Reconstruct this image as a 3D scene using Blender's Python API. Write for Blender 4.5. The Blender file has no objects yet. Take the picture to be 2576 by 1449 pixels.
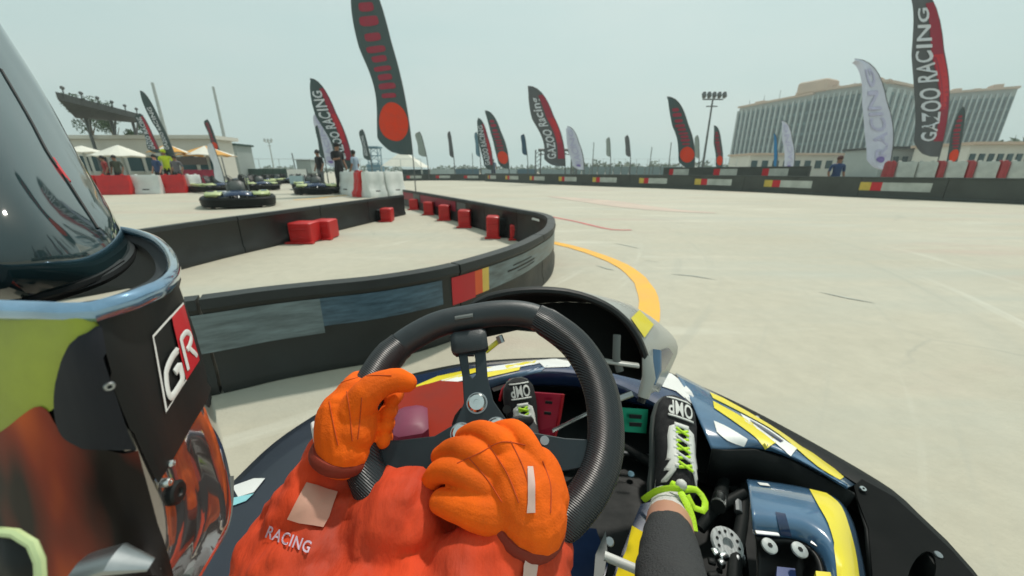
import bpy, bmesh, math, random
from mathutils import Vector as V, Matrix, noise
random.seed(7)
sc = bpy.context.scene
COL = sc.collection
PI = math.pi
# ------------------------------------------------------------------ camera
H = 0.80                      # camera height above the track
FPX, CX, CY = 921.0, 1288.0, 724.5
PITCH = math.atan(294/921)
cam = bpy.data.cameras.new('camera'); camo = bpy.data.objects.new('camera', cam); COL.objects.link(camo)
cam.sensor_width = 36; cam.lens = 36*FPX/2576; cam.clip_start = .02; cam.clip_end = 6000
cam.dof.use_dof = True; cam.dof.focus_distance = .36; cam.dof.aperture_fstop = 8
camo.location = (0, 0, H); camo.rotation_euler = (PI/2-PITCH, 0, 0)
sc.camera = camo
# ------------------------------------------------------------------ world and sun
SUN_EL, SUN_AZ = math.radians(58), math.radians(28)      # azimuth clockwise from +Y
w = bpy.data.worlds.new('World'); sc.world = w; w.use_nodes = True
nt = w.node_tree; nt.nodes.clear()
def wn(t, **k):
    n = nt.nodes.new(t)
    for a, b in k.items(): setattr(n, a, b)
    return n
out = wn('ShaderNodeOutputWorld'); bg = wn('ShaderNodeBackground')
sky = wn('ShaderNodeTexSky', sky_type='NISHITA', sun_disc=False, sun_elevation=SUN_EL, sun_rotation=SUN_AZ, air_density=1.2, dust_density=6, ozone_density=1.0)
# a high veil of even cloud in front of the clear sky, with faint soft structure
tc = wn('ShaderNodeTexCoord'); mp = wn('ShaderNodeMapping'); mp.inputs['Scale'].default_value = (1.2, 1.2, 4.5)
nz = wn('ShaderNodeTexNoise'); nz.inputs['Scale'].default_value = 1.6; nz.inputs['Detail'].default_value = 4
cr = wn('ShaderNodeValToRGB')
cr.color_ramp.elements[0].position = .3; cr.color_ramp.elements[0].color = (5.20, 6.85, 6.62, 1)
cr.color_ramp.elements[1].position = .72; cr.color_ramp.elements[1].color = (5.95, 7.20, 6.90, 1)
mx = wn('ShaderNodeMix', data_type='RGBA'); mx.inputs[0].default_value = .88
L = nt.links.new
L(tc.outputs['Generated'], mp.inputs[0]); L(mp.outputs[0], nz.inputs[0]); L(nz.outputs[0], cr.inputs[0])
L(sky.outputs[0], mx.inputs[6]); L(cr.outputs[0], mx.inputs[7]); L(mx.outputs[2], bg.inputs[0]); L(bg.outputs[0], out.inputs[0])
bg.inputs[1].default_value = .10
sd = bpy.data.lights.new('sun', 'SUN'); sd.energy = 2.7; sd.angle = math.radians(3); sd.color = (1, .95, .86)
so = bpy.data.objects.new('sun', sd); COL.objects.link(so); so.location = (0, 0, 30)
sdir = V((math.sin(SUN_AZ)*math.cos(SUN_EL), math.cos(SUN_AZ)*math.cos(SUN_EL), math.sin(SUN_EL)))
so.rotation_euler = (-sdir).to_track_quat('-Z', 'Y').to_euler()
sc.view_settings.view_transform = 'Standard'; sc.view_settings.look = 'None'
sc.view_settings.exposure = 0.10; sc.view_settings.gamma = 1
# ------------------------------------------------------------------ where a line of sight meets a plane of the place
cp, sp = math.cos(PITCH), math.sin(PITCH)
CAM = V((0, 0, H))
def ray(x, y):
    u, v = x-CX, y-CY
    return V((u, FPX*cp-v*sp, -(FPX*sp+v*cp)))
def Zp(x, y, z=0):
    d = ray(x, y); return CAM + d*((z-H)/d.z)
def Yp(x, y, Y):
    d = ray(x, y); return CAM + d*(Y/d.y)
def PL(x, y, c, n):
    d = ray(x, y); return CAM + d*((c-CAM).dot(n)/d.dot(n))
def Dp(x, y, t):               # at forward depth t
    return CAM + ray(x, y)*(t/FPX)
def base(x, Y):                # ground point at distance Y under column x (near horizon)
    p = Yp(x, 430+ FPX*.9*H/Y, Y); return V((p.x, Y, 0))
# ------------------------------------------------------------------ materials
MATS = {}
def mat(name, col, rough=.5, metal=0., coat=0., var=.12, vscale=6., bump=0., bscale=40., spec=.5, kind=None, trans=0., stretch=None):
    if name in MATS: return MATS[name]
    m = bpy.data.materials.new(name); m.use_nodes = True; MATS[name] = m
    t = m.node_tree; N = t.nodes; K = t.links.new
    b = N['Principled BSDF']
    b.inputs['Roughness'].default_value = rough; b.inputs['Metallic'].default_value = metal
    b.inputs['Coat Weight'].default_value = coat; b.inputs['Coat Roughness'].default_value = .04
    b.inputs['Specular IOR Level'].default_value = spec
    b.inputs['Transmission Weight'].default_value = trans
    tcn = N.new('ShaderNodeTexCoord'); mpn = N.new('ShaderNodeMapping'); K(tcn.outputs['Object'], mpn.inputs[0])
    if stretch: mpn.inputs['Scale'].default_value = stretch
    n1 = N.new('ShaderNodeTexNoise'); n1.inputs['Scale'].default_value = vscale; n1.inputs['Detail'].default_value = 6
    n1.inputs['Roughness'].default_value = .6; K(mpn.outputs[0], n1.inputs[0])
    mr = N.new('ShaderNodeMapRange'); mr.inputs[1].default_value = .25; mr.inputs[2].default_value = .75
    mr.inputs[3].default_value = 1-var; mr.inputs[4].default_value = 1+var; K(n1.outputs[0], mr.inputs[0])
    vm = N.new('ShaderNodeVectorMath'); vm.operation = 'SCALE'; vm.inputs[0].default_value = col[:3]; K(mr.outputs[0], vm.inputs[3])
    K(vm.outputs[0], b.inputs['Base Color'])
    r2 = N.new('ShaderNodeMapRange'); r2.inputs[1].default_value = .3; r2.inputs[2].default_value = .7
    r2.inputs[3].default_value = max(.02, rough*.8); r2.inputs[4].default_value = min(1, rough*1.25); K(n1.outputs[0], r2.inputs[0])
    K(r2.outputs[0], b.inputs['Roughness'])
    if bump:
        bp = N.new('ShaderNodeBump'); bp.inputs['Strength'].default_value = bump; bp.inputs['Distance'].default_value = .01
        if kind == 'carbon':
            tx = N.new('ShaderNodeTexWave'); tx.bands_direction = 'DIAGONAL'; tx.inputs['Scale'].default_value = bscale
            tx.inputs['Distortion'].default_value = .6
        else:
            tx = N.new('ShaderNodeTexNoise'); tx.inputs['Scale'].default_value = bscale; tx.inputs['Detail'].default_value = 5
        K(mpn.outputs[0], tx.inputs[0]); K(tx.outputs[1 if kind == 'carbon' else 0], bp.inputs['Height']); K(bp.outputs[0], b.inputs['Normal'])
    return m
BLACK = mat('black_plastic', (.008, .010, .010), .55, var=.35, vscale=9, spec=.16, bump=.06, bscale=90)
BLACKW = mat('barrier_plastic', (.014, .017, .016), .5, var=.45, vscale=5, bump=.1, bscale=60)
GREYP = mat('scuffed_grey_plastic', (.10, .11, .105), .55, var=.4, vscale=4)
MATTE = mat('matte_black', (.008, .009, .009), .5, spec=.3, var=.2)
GLOSS = mat('gloss_black', (.008, .009, .010), .07, coat=.6, var=.1)
NAVY = mat('navy_gloss_paint', (.012, .03, .085), .22, coat=.5, var=.25, vscale=10)
BLUE = mat('blue_gloss_paint', (.055, .13, .23), .18, coat=.7, var=.25, vscale=8)
SLATE = mat('slate_blue_paint', (.10, .17, .26), .3, coat=.3, var=.15)
YEL = mat('yellow_print', (.75, .62, .02), .35, coat=.3, var=.08)
LIME = mat('lime_cord', (.50, .80, .02), .6, var=.12, vscale=60, bump=.3, bscale=400)
LIMEP = mat('pale_lime_paint', (.44, .50, .22), .4, var=.15)
WHITE = mat('white_print', (.72, .72, .70), .4, var=.08)
WHITEP = mat('white_plastic', (.62, .63, .60), .45, var=.12, vscale=3, bump=.05)
REDP = mat('red_plastic', (.50, .012, .012), .45, var=.2, vscale=5, bump=.05)
REDD = mat('dark_red_plastic', (.22, .012, .03), .5, var=.3, vscale=4)
REDT = mat('red_print', (.50, .01, .02), .4, var=.1)
ORNG = mat('orange_glove', (.82, .125, .006), .85, var=.3, vscale=14, bump=.18, bscale=500, spec=.2)
ORSUIT = mat('orange_red_suit', (.60, .050, .008), .85, var=.5, vscale=6, bump=.6, bscale=26, stretch=(1.6, .5, 1))
SUITD = mat('dark_red_smear', (.26, .020, .008), .75, var=.25, spec=.2)
ORPAINT = mat('orange_print', (.72, .10, .02), .5, var=.1)
PURPLE = mat('purple_tape', (.20, .03, .07), .5, var=.2)
CHROME = mat('bare_steel', (.62, .64, .63), .22, metal=1, var=.15, vscale=30)
STEELD = mat('dull_steel', (.35, .37, .38), .4, metal=1, var=.25, vscale=20)
WHEELB = mat('soft_black_rim', (.022, .028, .032), .42, var=.15, vscale=40, bump=.1, bscale=600)
CARBON = mat('woven_grip', (.018, .023, .027), .38, var=.15, bump=.40, bscale=150, kind='carbon')
PLATE = mat('anodised_plate', (.018, .028, .034), .4, metal=.3, var=.12, vscale=30)
CLOTHK = mat('charcoal_cloth', (.035, .036, .038), .9, var=.2, vscale=14, bump=.5, bscale=300)
SHOEK = mat('black_suede', (.010, .010, .011), .85, var=.2, vscale=60, bump=.3, bscale=500)
SHOEW = mat('white_leather', (.66, .66, .62), .5, var=.08, vscale=30)
SOCK = mat('white_knit', (.62, .60, .58), .9, var=.1, vscale=50, bump=.5, bscale=400)
SKIN = mat('skin', (.50, .25, .17), .5, var=.1)
SKIND = mat('tanned_skin', (.26, .13, .08), .5, var=.1)
RUBBER = mat('tyre_rubber', (.014, .014, .014), .8, var=.2)
GREEN = mat('green_anodised', (.004, .22, .12), .3, metal=.6, var=.15)
REDA = mat('red_anodised', (.45, .008, .04), .32, metal=.35, var=.15)
FLAGK = mat('dark_flag_cloth', (.060, .088, .090), .85, var=.15, vscale=3, bump=.3, bscale=10)
FLAGR = mat('flag_dark_red_print', (.30, .030, .055), .8, var=.12)
FLAGO = mat('flag_orange_disc', (.65, .045, .012), .8, var=.12)
FLAGW = mat('flag_white_print', (.62, .64, .68), .8, var=.1)
FLAGL = mat('pale_lavender_cloth', (.60, .61, .72), .85, var=.1, vscale=2, bump=.3, bscale=10)
FLAGG = mat('grey_flag_cloth', (.26, .30, .28), .85, var=.12)
FLAGB = mat('blue_grey_flag_cloth', (.12, .22, .28), .85, var=.12)
FLAGP = mat('violet_flag_print', (.22, .17, .42), .85, var=.1)
GRAPH = mat('graphite_flag_cloth', (.10, .105, .11), .85, var=.12)
POLE = mat('painted_pole', (.10, .11, .11), .5, var=.15)
POLEL = mat('galvanised_pole', (.40, .43, .42), .45, var=.15)
YPAINT = mat('orange_floor_paint', (.78, .40, .035), .6, var=.12, vscale=5)
PINK = mat('faded_red_floor_paint', (.50, .14, .13), .7, var=.3, vscale=4)
WALLW = mat('cream_render', (.60, .58, .52), .8, var=.1, vscale=.5)
WALLG = mat('grey_cladding', (.30, .34, .33), .7, var=.1, vscale=.8)
CANV = mat('white_canvas', (.68, .66, .58), .8, var=.08, vscale=1.5)
CANVO = mat('ochre_canvas', (.60, .30, .06), .8, var=.12)
ROOFD = mat('dark_roof_sheet', (.022, .028, .026), .7, var=.2)
GLASS = mat('teal_window_glass', (.010, .055, .065), .3, spec=.3, var=.35, vscale=.15)
PIL = mat('pale_pilaster', (.38, .44, .44), .8, var=.08, vscale=.2)
SPAN = mat('grey_teal_spandrel', (.06, .13, .14), .7, var=.15, vscale=.2)
TERR = mat('apricot_render', (.50, .37, .28), .85, var=.12, vscale=.2)
LEAF = mat('leaf_green', (.045, .085, .035), .6, var=.4, vscale=3)
BARK = mat('bark', (.10, .075, .05), .9, var=.3)
TARP = mat('dark_green_mesh', (.025, .06, .05), .8, var=.25, vscale=2)
DENIM = mat('blue_cloth', (.03, .06, .14), .85, var=.2)
# iridescent edge and mirror visor
VIS = mat('mirror_visor', (.012, .028, .032), .05, metal=0, coat=0, var=.05); VIS.node_tree.nodes['Principled BSDF'].inputs['IOR'].default_value = 1.7
RIM = mat('pearl_blue_trim', (.20, .34, .50), .16, metal=.75, coat=1, var=.5, vscale=16)
FLUO = mat('fluorescent_shell_paint', (.25, .28, .035), .35, coat=.0, spec=.25, var=.5, vscale=11)
SHELL = mat('tinted_gloss_shell', (.055, .014, .010), .10, coat=.9, var=.4, vscale=9)
GREYF = mat('fairing_grey', (.36, .36, .33), .3, coat=.3, var=.08)
# ------------------------------------------------------------------ mesh building
class MB:
    def __init__(s): s.v = []; s.f = []
    def add(s, vs, fs):
        o = len(s.v); s.v += [V(p) for p in vs]; s.f += [tuple(i+o for i in f) for f in fs]; return s
    def box(s, c, size, rz=0, rot=None, bev=0.):
        c = V(c); x, y, z = [a/2 for a in size]
        R = rot if rot is not None else Matrix.Rotation(rz, 3, 'Z')
        if bev <= 0:
            vs = [c+R@V((a*x, b*y, d*z)) for d in (-1, 1) for a, b in ((-1, -1), (1, -1), (1, 1), (-1, 1))]
            return s.add(vs, [(3, 2, 1, 0), (4, 5, 6, 7), (0, 1, 5, 4), (1, 2, 6, 5), (2, 3, 7, 6), (3, 0, 4, 7)])
        rows = []
        for d, k in ((-1, 1), (-1, 0), (1, 0), (1, 1)):
            zz = d*(z-(0 if k else bev)); i = bev if k else 0
            X, Y = x-i, y-i; e = min(bev, X*.5, Y*.5)
            rows.append([c+R@V((a, b, zz)) for a, b in ((-X+e, -Y), (X-e, -Y), (X, -Y+e), (X, Y-e), (X-e, Y), (-X+e, Y), (-X, Y-e), (-X, -Y+e))])
        return s.loft(rows, caps=True)
    def loft(s, rows, closed=True, caps=False):
        n = len(rows[0]); vs = [p for r in rows for p in r]; fs = []
        for i in range(len(rows)-1):
            for j in range(n if closed else n-1):
                k = (j+1) % n
                fs.append((i*n+j, i*n+k, (i+1)*n+k, (i+1)*n+j))
        if caps: fs += [tuple(range(n))[::-1], tuple((len(rows)-1)*n+j for j in range(n))]
        return s.add(vs, fs)
    def tube(s, pts, r, n=10, closed=False, caps=True, flat=1., up=None):
        pts = [V(p) for p in pts]; m = len(pts); rr = r if isinstance(r, (list, tuple)) else [r]*m
        rows = []; prev = None
        for i, p in enumerate(pts):
            a = pts[(i-1) % m] if (closed or i > 0) else p; b = pts[(i+1) % m] if (closed or i < m-1) else p
            t = (b-a).normalized() if (b-a).length > 1e-9 else V((0, 0, 1))
            if prev is None:
                q = V(up) if up is not None else (V((0, 0, 1)) if abs(t.z) < .9 else V((0, 1, 0)))
                u = (q-t*q.dot(t)).normalized()
            else: u = (prev-t*prev.dot(t)).normalized()
            prev = u; v2 = t.cross(u)
            rows.append([p+u*(math.cos(k*2*PI/n)*rr[i]*flat)+v2*(math.sin(k*2*PI/n)*rr[i]) for k in range(n)])
        if closed: rows.append(rows[0])
        return s.loft(rows, caps=caps and not closed)
    def prism(s, poly, vec):
        poly = [V(p) for p in poly]; n = len(poly); vec = V(vec)
        vs = poly+[p+vec for p in poly]
        return s.add(vs, [tuple(range(n))[::-1], tuple(range(n, 2*n))]+[(i, (i+1) % n, n+(i+1) % n, n+i) for i in range(n)])
    def lathe(s, c, axis, prof, n=20):        # prof: (radius, distance along the axis)
        c = V(c); a = V(axis).normalized(); u = a.orthogonal().normalized(); v2 = a.cross(u)
        return s.loft([[c+a*h+(u*math.cos(k*2*PI/n)+v2*math.sin(k*2*PI/n))*max(r, 1e-5) for k in range(n)] for r, h in prof], caps=True)
    def ball(s, c, r, n=12, m=8, R=None):
        c = V(c); r = r if isinstance(r, (tuple, list)) else (r, r, r); rows = []
        for i in range(m+1):
            ph = PI*i/m; q = max(math.sin(ph), .001)
            row = [V((r[0]*q*math.cos(k*2*PI/n), r[1]*q*math.sin(k*2*PI/n), -r[2]*math.cos(ph))) for k in range(n)]
            rows.append([c+(R@p if R else p) for p in row])
        return s.loft(rows, caps=True)
    def mesh(s, name, off=V((0, 0, 0)), smooth=True, tri=False):
        me = bpy.data.meshes.new(name)
        me.from_pydata([tuple(p-off) for p in s.v], [], s.f)
        bm = bmesh.new(); bm.from_mesh(me)
        bmesh.ops.remove_doubles(bm, verts=bm.verts, dist=1e-6)
        bmesh.ops.recalc_face_normals(bm, faces=bm.faces)
        big = [f for f in bm.faces if len(f.verts) > 4]
        if big: bmesh.ops.triangulate(bm, faces=big)
        bm.to_mesh(me); bm.free()
        if smooth:
            me.polygons.foreach_set('use_smooth', [True]*len(me.polygons))
            me.set_sharp_from_angle(angle=math.radians(38))
        return me
def link(name, me, m, parent=None, loc=None):
    o = bpy.data.objects.new(name, me); COL.objects.link(o)
    if m is not None and len(me.materials) == 0: me.materials.append(m)
    if parent is not None: o.parent = parent
    if loc is not None: o.location = loc
    return o
def subsurf(o, lv=2):
    md = o.modifiers.new('sub', 'SUBSURF'); md.levels = lv; md.render_levels = lv
def solidify(o, th, off=-1):
    md = o.modifiers.new('sol', 'SOLIDIFY'); md.thickness = th; md.offset = off
class Thing:
    """an Empty at the thing's base; parts are given in world coordinates"""
    def __init__(s, name, label, cat, loc=(0, 0, 0), group=None):
        s.o = bpy.data.objects.new(name, None); COL.objects.link(s.o); s.loc = V(loc); s.o.location = s.loc
        s.o['label'] = label; s.o['category'] = cat
        if group: s.o['group'] = group
        s.o.empty_display_size = .1
    def part(s, name, mb, m, parent=None, smooth=True, label=None, stuff=False):
        o = link(name, mb.mesh(name, s.loc, smooth), m, parent or s.o)
        if label: o['label'] = label
        if stuff: o['kind'] = 'stuff'
        return o
def struct(name, mb, m, smooth=False, kind='structure'):
    o = link(name, mb.mesh(name, smooth=smooth), m); o['kind'] = kind; return o
def dup(root, loc, rz, label, group=None, scale=1):
    r = root.copy(); COL.objects.link(r); r.location = loc; r.rotation_euler = (0, 0, rz); r['label'] = label
    r.scale = (scale,)*3
    if group: r['group'] = group
    for ch in list(root.children):
        c = ch.copy(); COL.objects.link(c); c.parent = r
        for g in list(ch.children):
            d = g.copy(); COL.objects.link(d); d.parent = c
    return r
def spline(pts, step=.1, closed=False):
    pts = [V(p) for p in pts]; n = len(pts); o = []
    for i in range(n if closed else n-1):
        if closed: a, b, c, d = pts[(i-1) % n], pts[i], pts[(i+1) % n], pts[(i+2) % n]
        else: a, b, c, d = pts[max(i-1, 0)], pts[i], pts[i+1], pts[min(i+2, n-1)]
        k = max(1, int((c-b).length/step))
        for j in range(k):
            t = j/k
            o.append(.5*((2*b)+(c-a)*t+(2*a-5*b+4*c-d)*t*t+(3*b-a-3*c+d)*t**3))
    if not closed: o.append(pts[-1])
    return o
TXT = {}
def text_geo(s, spacing=1.):
    key = (s, spacing)
    if key in TXT: return TXT[key]
    cu = bpy.data.curves.new('txt', 'FONT'); cu.body = s; cu.size = 1; cu.offset = .018; cu.space_character = spacing
    cu.resolution_u = 3
    ob = bpy.data.objects.new('txt', cu); COL.objects.link(ob)
    dg = bpy.context.evaluated_depsgraph_get(); dg.update()
    me = ob.evaluated_get(dg).to_mesh()
    vs = [v.co.copy() for v in me.vertices]; fs = [tuple(p.vertices) for p in me.polygons]
    ob.evaluated_get(dg).to_mesh_clear(); bpy.data.objects.remove(ob); bpy.data.curves.remove(cu)
    x0 = min(v.x for v in vs); x1 = max(v.x for v in vs); y0 = min(v.y for v in vs); y1 = max(v.y for v in vs)
    vs = [((v.x-x0)/(x1-x0), (v.y-y0)/(y1-y0)) for v in vs]
    TXT[key] = (vs, fs); return TXT[key]
def bilin(q, u, v):            # q: lower left, lower right, upper right, upper left
    return (q[0]*(1-u)+q[1]*u)*(1-v)+(q[3]*(1-u)+q[2]*u)*v
# ================================================================== GROUND
def ground_material():
    m = bpy.data.materials.new('pale_concrete'); m.use_nodes = True; t = m.node_tree; N = t.nodes; K = t.links.new
    b = N['Principled BSDF']; b.inputs['Roughness'].default_value = .75; b.inputs['Specular IOR Level'].default_value = .35
    tcn = N.new('ShaderNodeTexCoord')
    def noise_(scale, det=6, st=(1, 1, 1), rot=0, ro=.6):
        mpn = N.new('ShaderNodeMapping'); mpn.inputs['Scale'].default_value = st; mpn.inputs['Rotation'].default_value = (0, 0, rot)
        K(tcn.outputs['Object'], mpn.inputs[0]); n = N.new('ShaderNodeTexNoise'); n.inputs['Scale'].default_value = scale
        n.inputs['Detail'].default_value = det; n.inputs['Roughness'].default_value = ro; K(mpn.outputs[0], n.inputs[0]); return n.outputs[0]
    def ramp(src, a, b2, c0, c1):
        r = N.new('ShaderNodeValToRGB'); r.color_ramp.elements[0].position = a; r.color_ramp.elements[1].position = b2
        r.color_ramp.elements[0].color = (*c0, 1); r.color_ramp.elements[1].color = (*c1, 1); K(src, r.inputs[0]); return r.outputs[0]
    def mixc(f, a, b2, mode='MIX'):
        x = N.new('ShaderNodeMix'); x.data_type = 'RGBA'; x.blend_type = mode
        if isinstance(f, float): x.inputs[0].default_value = f
        else: K(f, x.inputs[0])
        for s_, i in ((a, 6), (b2, 7)):
            if isinstance(s_, tuple): x.inputs[i].default_value = (*s_, 1)
            else: K(s_, x.inputs[i])
        return x.outputs[2]
    base_ = ramp(noise_(.35, 5), .3, .7, (.425, .393, .308), (.50, .467, .378))
    fine = ramp(noise_(9, 8, ro=.75), .3, .7, (.90, .90, .90), (1.06, 1.06, 1.06))
    c = mixc(1.0, base_, fine, 'MULTIPLY')
    # rubbery streaks running along the driving line, cool and darker
    st = ramp(noise_(.9, 6, (.22, 1.3, 1), rot=-.25), .50, .72, (0, 0, 0), (1, 1, 1))
    c = mixc(st, c, (.40, .405, .345))
    st3 = ramp(noise_(1.4, 5, (.3, 1.6, 1), rot=.5), .58, .74, (0, 0, 0), (.45, .45, .45))
    c = mixc(st3, c, (.62, .61, .52))
    # worn red paint patches
    st2 = ramp(noise_(.55, 4, (.35, 1.6, 1), rot=-.12), .56, .70, (0, 0, 0), (.42, .42, .42))
    c = mixc(st2, c, (.46, .31, .26))
    # curved rubber laid down round the bend
    sub = N.new('ShaderNodeVectorMath'); sub.operation = 'SUBTRACT'; sub.inputs[1].default_value = (-3.5, 5.5, 0); K(tcn.outputs['Object'], sub.inputs[0])
    sx = N.new('ShaderNodeSeparateXYZ'); K(sub.outputs[0], sx.inputs[0]); ln = N.new('ShaderNodeVectorMath'); ln.operation = 'LENGTH'; K(sub.outputs[0], ln.inputs[0])
    an = N.new('ShaderNodeMath'); an.operation = 'ARCTAN2'; K(sx.outputs[1], an.inputs[0]); K(sx.outputs[0], an.inputs[1])
    cb = N.new('ShaderNodeCombineXYZ'); K(ln.outputs[1], cb.inputs[0]); K(an.outputs[0], cb.inputs[1])
    def polar(rs_, as_, off, lo, hi, amt):
        m2 = N.new('ShaderNodeMapping'); m2.inputs['Scale'].default_value = (rs_, as_, 1); m2.inputs['Location'].default_value = (off, 0, 0); K(cb.outputs[0], m2.inputs[0])
        n2 = N.new('ShaderNodeTexNoise'); n2.inputs['Scale'].default_value = 1; n2.inputs['Detail'].default_value = 5; n2.inputs['Roughness'].default_value = .65; K(m2.outputs[0], n2.inputs[0])
        return ramp(n2.outputs[0], lo, hi, (0, 0, 0), (amt,)*3)
    c = mixc(polar(7, 1.6, 3, .58, .74, .55), c, (.36, .355, .30))
    c = mixc(polar(1.3, .9, 9, .52, .72, .45), c, (.405, .40, .34))
    c = mixc(polar(4.5, 1.1, 20, .62, .74, .5), c, (.60, .59, .51))
    # hairline cracks and slab joints
    vo = N.new('ShaderNodeTexVoronoi'); vo.feature = 'DISTANCE_TO_EDGE'; vo.inputs['Scale'].default_value = .45
    mv = N.new('ShaderNodeMapping'); K(tcn.outputs['Object'], mv.inputs[0])
    wp = N.new('ShaderNodeMix'); wp.data_type = 'RGBA'; wp.blend_type = 'ADD'; wp.inputs[0].default_value = .35
    nn = N.new('ShaderNodeTexNoise'); nn.inputs['Scale'].default_value = 1.7; nn.inputs['Detail'].default_value = 5
    K(mv.outputs[0], nn.inputs[0]); K(mv.outputs[0], wp.inputs[6]); K(nn.outputs[1], wp.inputs[7]); K(wp.outputs[2], vo.inputs[0])
    ck = ramp(vo.outputs['Distance'], .0, .006, (.6, .6, .6), (0, 0, 0)); gate = ramp(noise_(.5, 3), .50, .62, (0, 0, 0), (1, 1, 1))
    ckm = mixc(1.0, ck, gate, 'MULTIPLY')
    c = mixc(ckm, c, (.33, .32, .27))
    K(c, b.inputs['Base Color'])
    bp = N.new('ShaderNodeBump'); bp.inputs['Strength'].default_value = .35; bp.inputs['Distance'].default_value = .006
    K(noise_(60, 5), bp.inputs['Height']); K(bp.outputs[0], b.inputs['Normal'])
    return m
g = MB(); S = 1500
g.add([(-S, -200, 0), (S, -200, 0), (S, 2*S, 0), (-S, 2*S, 0)], [(0, 1, 2, 3)])
struct('ground', g, ground_material())
def floor_strip(name, px, wid, m, z=.004, kind='structure'):
    pts = spline([Zp(x, y, 0) for x, y in px], .12)
    g = MB(); rows = []
    for i, p in enumerate(pts):
        a = pts[max(i-1, 0)]; b = pts[min(i+1, len(pts)-1)]; t = (b-a).normalized(); n = V((-t.y, t.x, 0))
        k = i/(len(pts)-1); ww = wid(k) if callable(wid) else wid
        j = 1+.10*noise.noise(p*9)
        rows.append([V((p.x, p.y, z))+n*ww/2*j, V((p.x, p.y, z))-n*ww/2*j])
    g.loft(rows, closed=False); return struct(name, g, m)
floor_strip('painted_orange_line', [(1300, 590), (1370, 606), (1440, 622), (1500, 641), (1560, 666), (1605, 700), (1630, 745), (1630, 800), (1600, 870)], .125, YPAINT)
floor_strip('painted_red_line', [(1360, 540), (1400, 548), (1450, 558), (1500, 570), (1540, 578), (1588, 579)], .075, PINK)
floor_strip('painted_yellow_line', [(740, 503), (800, 499), (840, 494), (900, 490), (930, 492)], .18, YPAINT)
floor_strip('painted_red_patch', [(1380, 494), (1500, 506), (1600, 520), (1700, 530), (1800, 536)], lambda k: .15+.9*math.sin(PI*k), mat('worn_red_wash', (.50, .40, .33), .75, var=.2, vscale=1.2))
RUB = mat('tyre_rubber_mark', (.37, .38, .33), .7, var=.25, vscale=9)
for px in ([(1545, 612), (1580, 619), (1612, 626)], [(2060, 735), (2130, 750), (2200, 763)],
           [(1500, 668), (1530, 677), (1545, 680)], [(1690, 690), (1740, 694), (1800, 704)], [(1620, 655), (1660, 660)]):
    floor_strip('tyre_mark', px, lambda k: .006+.022*math.sin(PI*k), RUB, .0035)
# ================================================================== TRACK BARRIERS
def wall_profile(th, h):
    t = th/2
    return [(-t, 0.003), (-t, .05), (-t*.72, .075), (-t*.72, h-.05), (-t*.95, h-.035), (-t*.8, h), (t*.8, h), (t*.95, h-.035), (t*.72, h-.05), (t*.72, .075), (t, .05), (t, 0.003)]
def frames(pts):
    o = []
    for i, p in enumerate(pts):
        a = pts[max(i-1, 0)]; b = pts[min(i+1, len(pts)-1)]; t = (b-a); t.z = 0; t.normalize(); o.append((p, V((-t.y, t.x, 0))))
    return o
def barrier(name, label, pts, h, th, seg, m, group=None, step=.1):
    pts = spline(pts, step); T = Thing(name, label, 'barrier', pts[len(pts)//2], group)
    fr = frames(pts); k = max(2, int(seg/step)); i = 0; prof = wall_profile(th, h)
    while i < len(fr)-1:
        j = min(i+k, len(fr)-1)
        if len(fr)-1-j < k//2: j = len(fr)-1
        sl = fr[i:j+1]; g = MB(); rows = []
        for q, (p, n) in enumerate(sl):
            pp = p.copy()
            if q == 0: pp = p+(sl[1][0]-p).normalized()*.005
            if q == len(sl)-1: pp = p+(sl[-2][0]-p).normalized()*.005
            rows.append([V((pp.x, pp.y, 0))+n*a+V((0, 0, z)) for a, z in prof])
        g.loft(rows, caps=True); T.part('panel', g, m); i = j
    return T, fr
def band(T, fr, i0, i1, off, z0, z1, m, name='sticker', parent=None, slant=0):
    g = MB(); rows = []
    for q in range(i0, i1+1):
        p, n = fr[q]; b = V((p.x, p.y, 0))+n*off
        rows.append([b+V((0, 0, z0)), b+V((0, 0, z1))])
    g.loft(rows, closed=False)
    if slant:
        for v in g.v: pass
    return T.part(name, g, m)
BH = .373
farside = [Zp(x, y, BH) for x, y in [(1016, 477), (1080, 487), (1150, 499), (1230, 513), (1310, 527), (1360, 536), (1385, 548)]]
front = [Zp(x, y, BH) for x, y in [(1380, 573), (1340, 598), (1290, 620), (1200, 648), (1100, 673), (950, 697), (800, 712), (650, 728), (500, 748)]]
p = front[-1]; front += [p+V((-.55, -.30, 0)), p+V((-1.1, -.75, 0)), p+V((-1.6, -1.3, 0))]
loop = [V((q.x, q.y, 0)) for q in farside+front]
T, fr = barrier('track_barrier', 'black plastic barrier looping round the island, with silver and red stickers, nearest to the kart', loop, BH, .085, .95, BLACKW, None, .05)
# which samples lie under which stickers: parameter by image column of the front half
def col_of(p, z=.28):
    d = V((p.x, p.y, z))-CAM; fw = d.y*cp-d.z*sp; return CX+FPX*d.x/fw
far_n = min(range(len(fr)), key=lambda i: (fr[i][0]-loop[6]).length)
def rng(x0, x1, fronthalf=True):
    c = [i for i in range(len(fr)) if (i > far_n) == fronthalf]
    return tuple(sorted((min(c, key=lambda i: abs(col_of(fr[i][0])-x0)), min(c, key=lambda i: abs(col_of(fr[i][0])-x1)))))
SILV = mat('silver_sticker', (.13, .17, .18), .4, var=.55, vscale=7, stretch=(1, 1, 6))
SILB = mat('blue_streaked_sticker', (.06, .11, .15), .35, var=.6, vscale=10, stretch=(1, 1, 7))
sgn = 1 if fr[far_n+20][1].dot(CAM-fr[far_n+20][0]) > 0 else -1
OFF = sgn*(.0425*.72+.003)
a, b = rng(1215, 1420); band(T, fr, a, b, OFF, .19, BH-.055, SILV, 'sticker')
e0 = b+1
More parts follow.
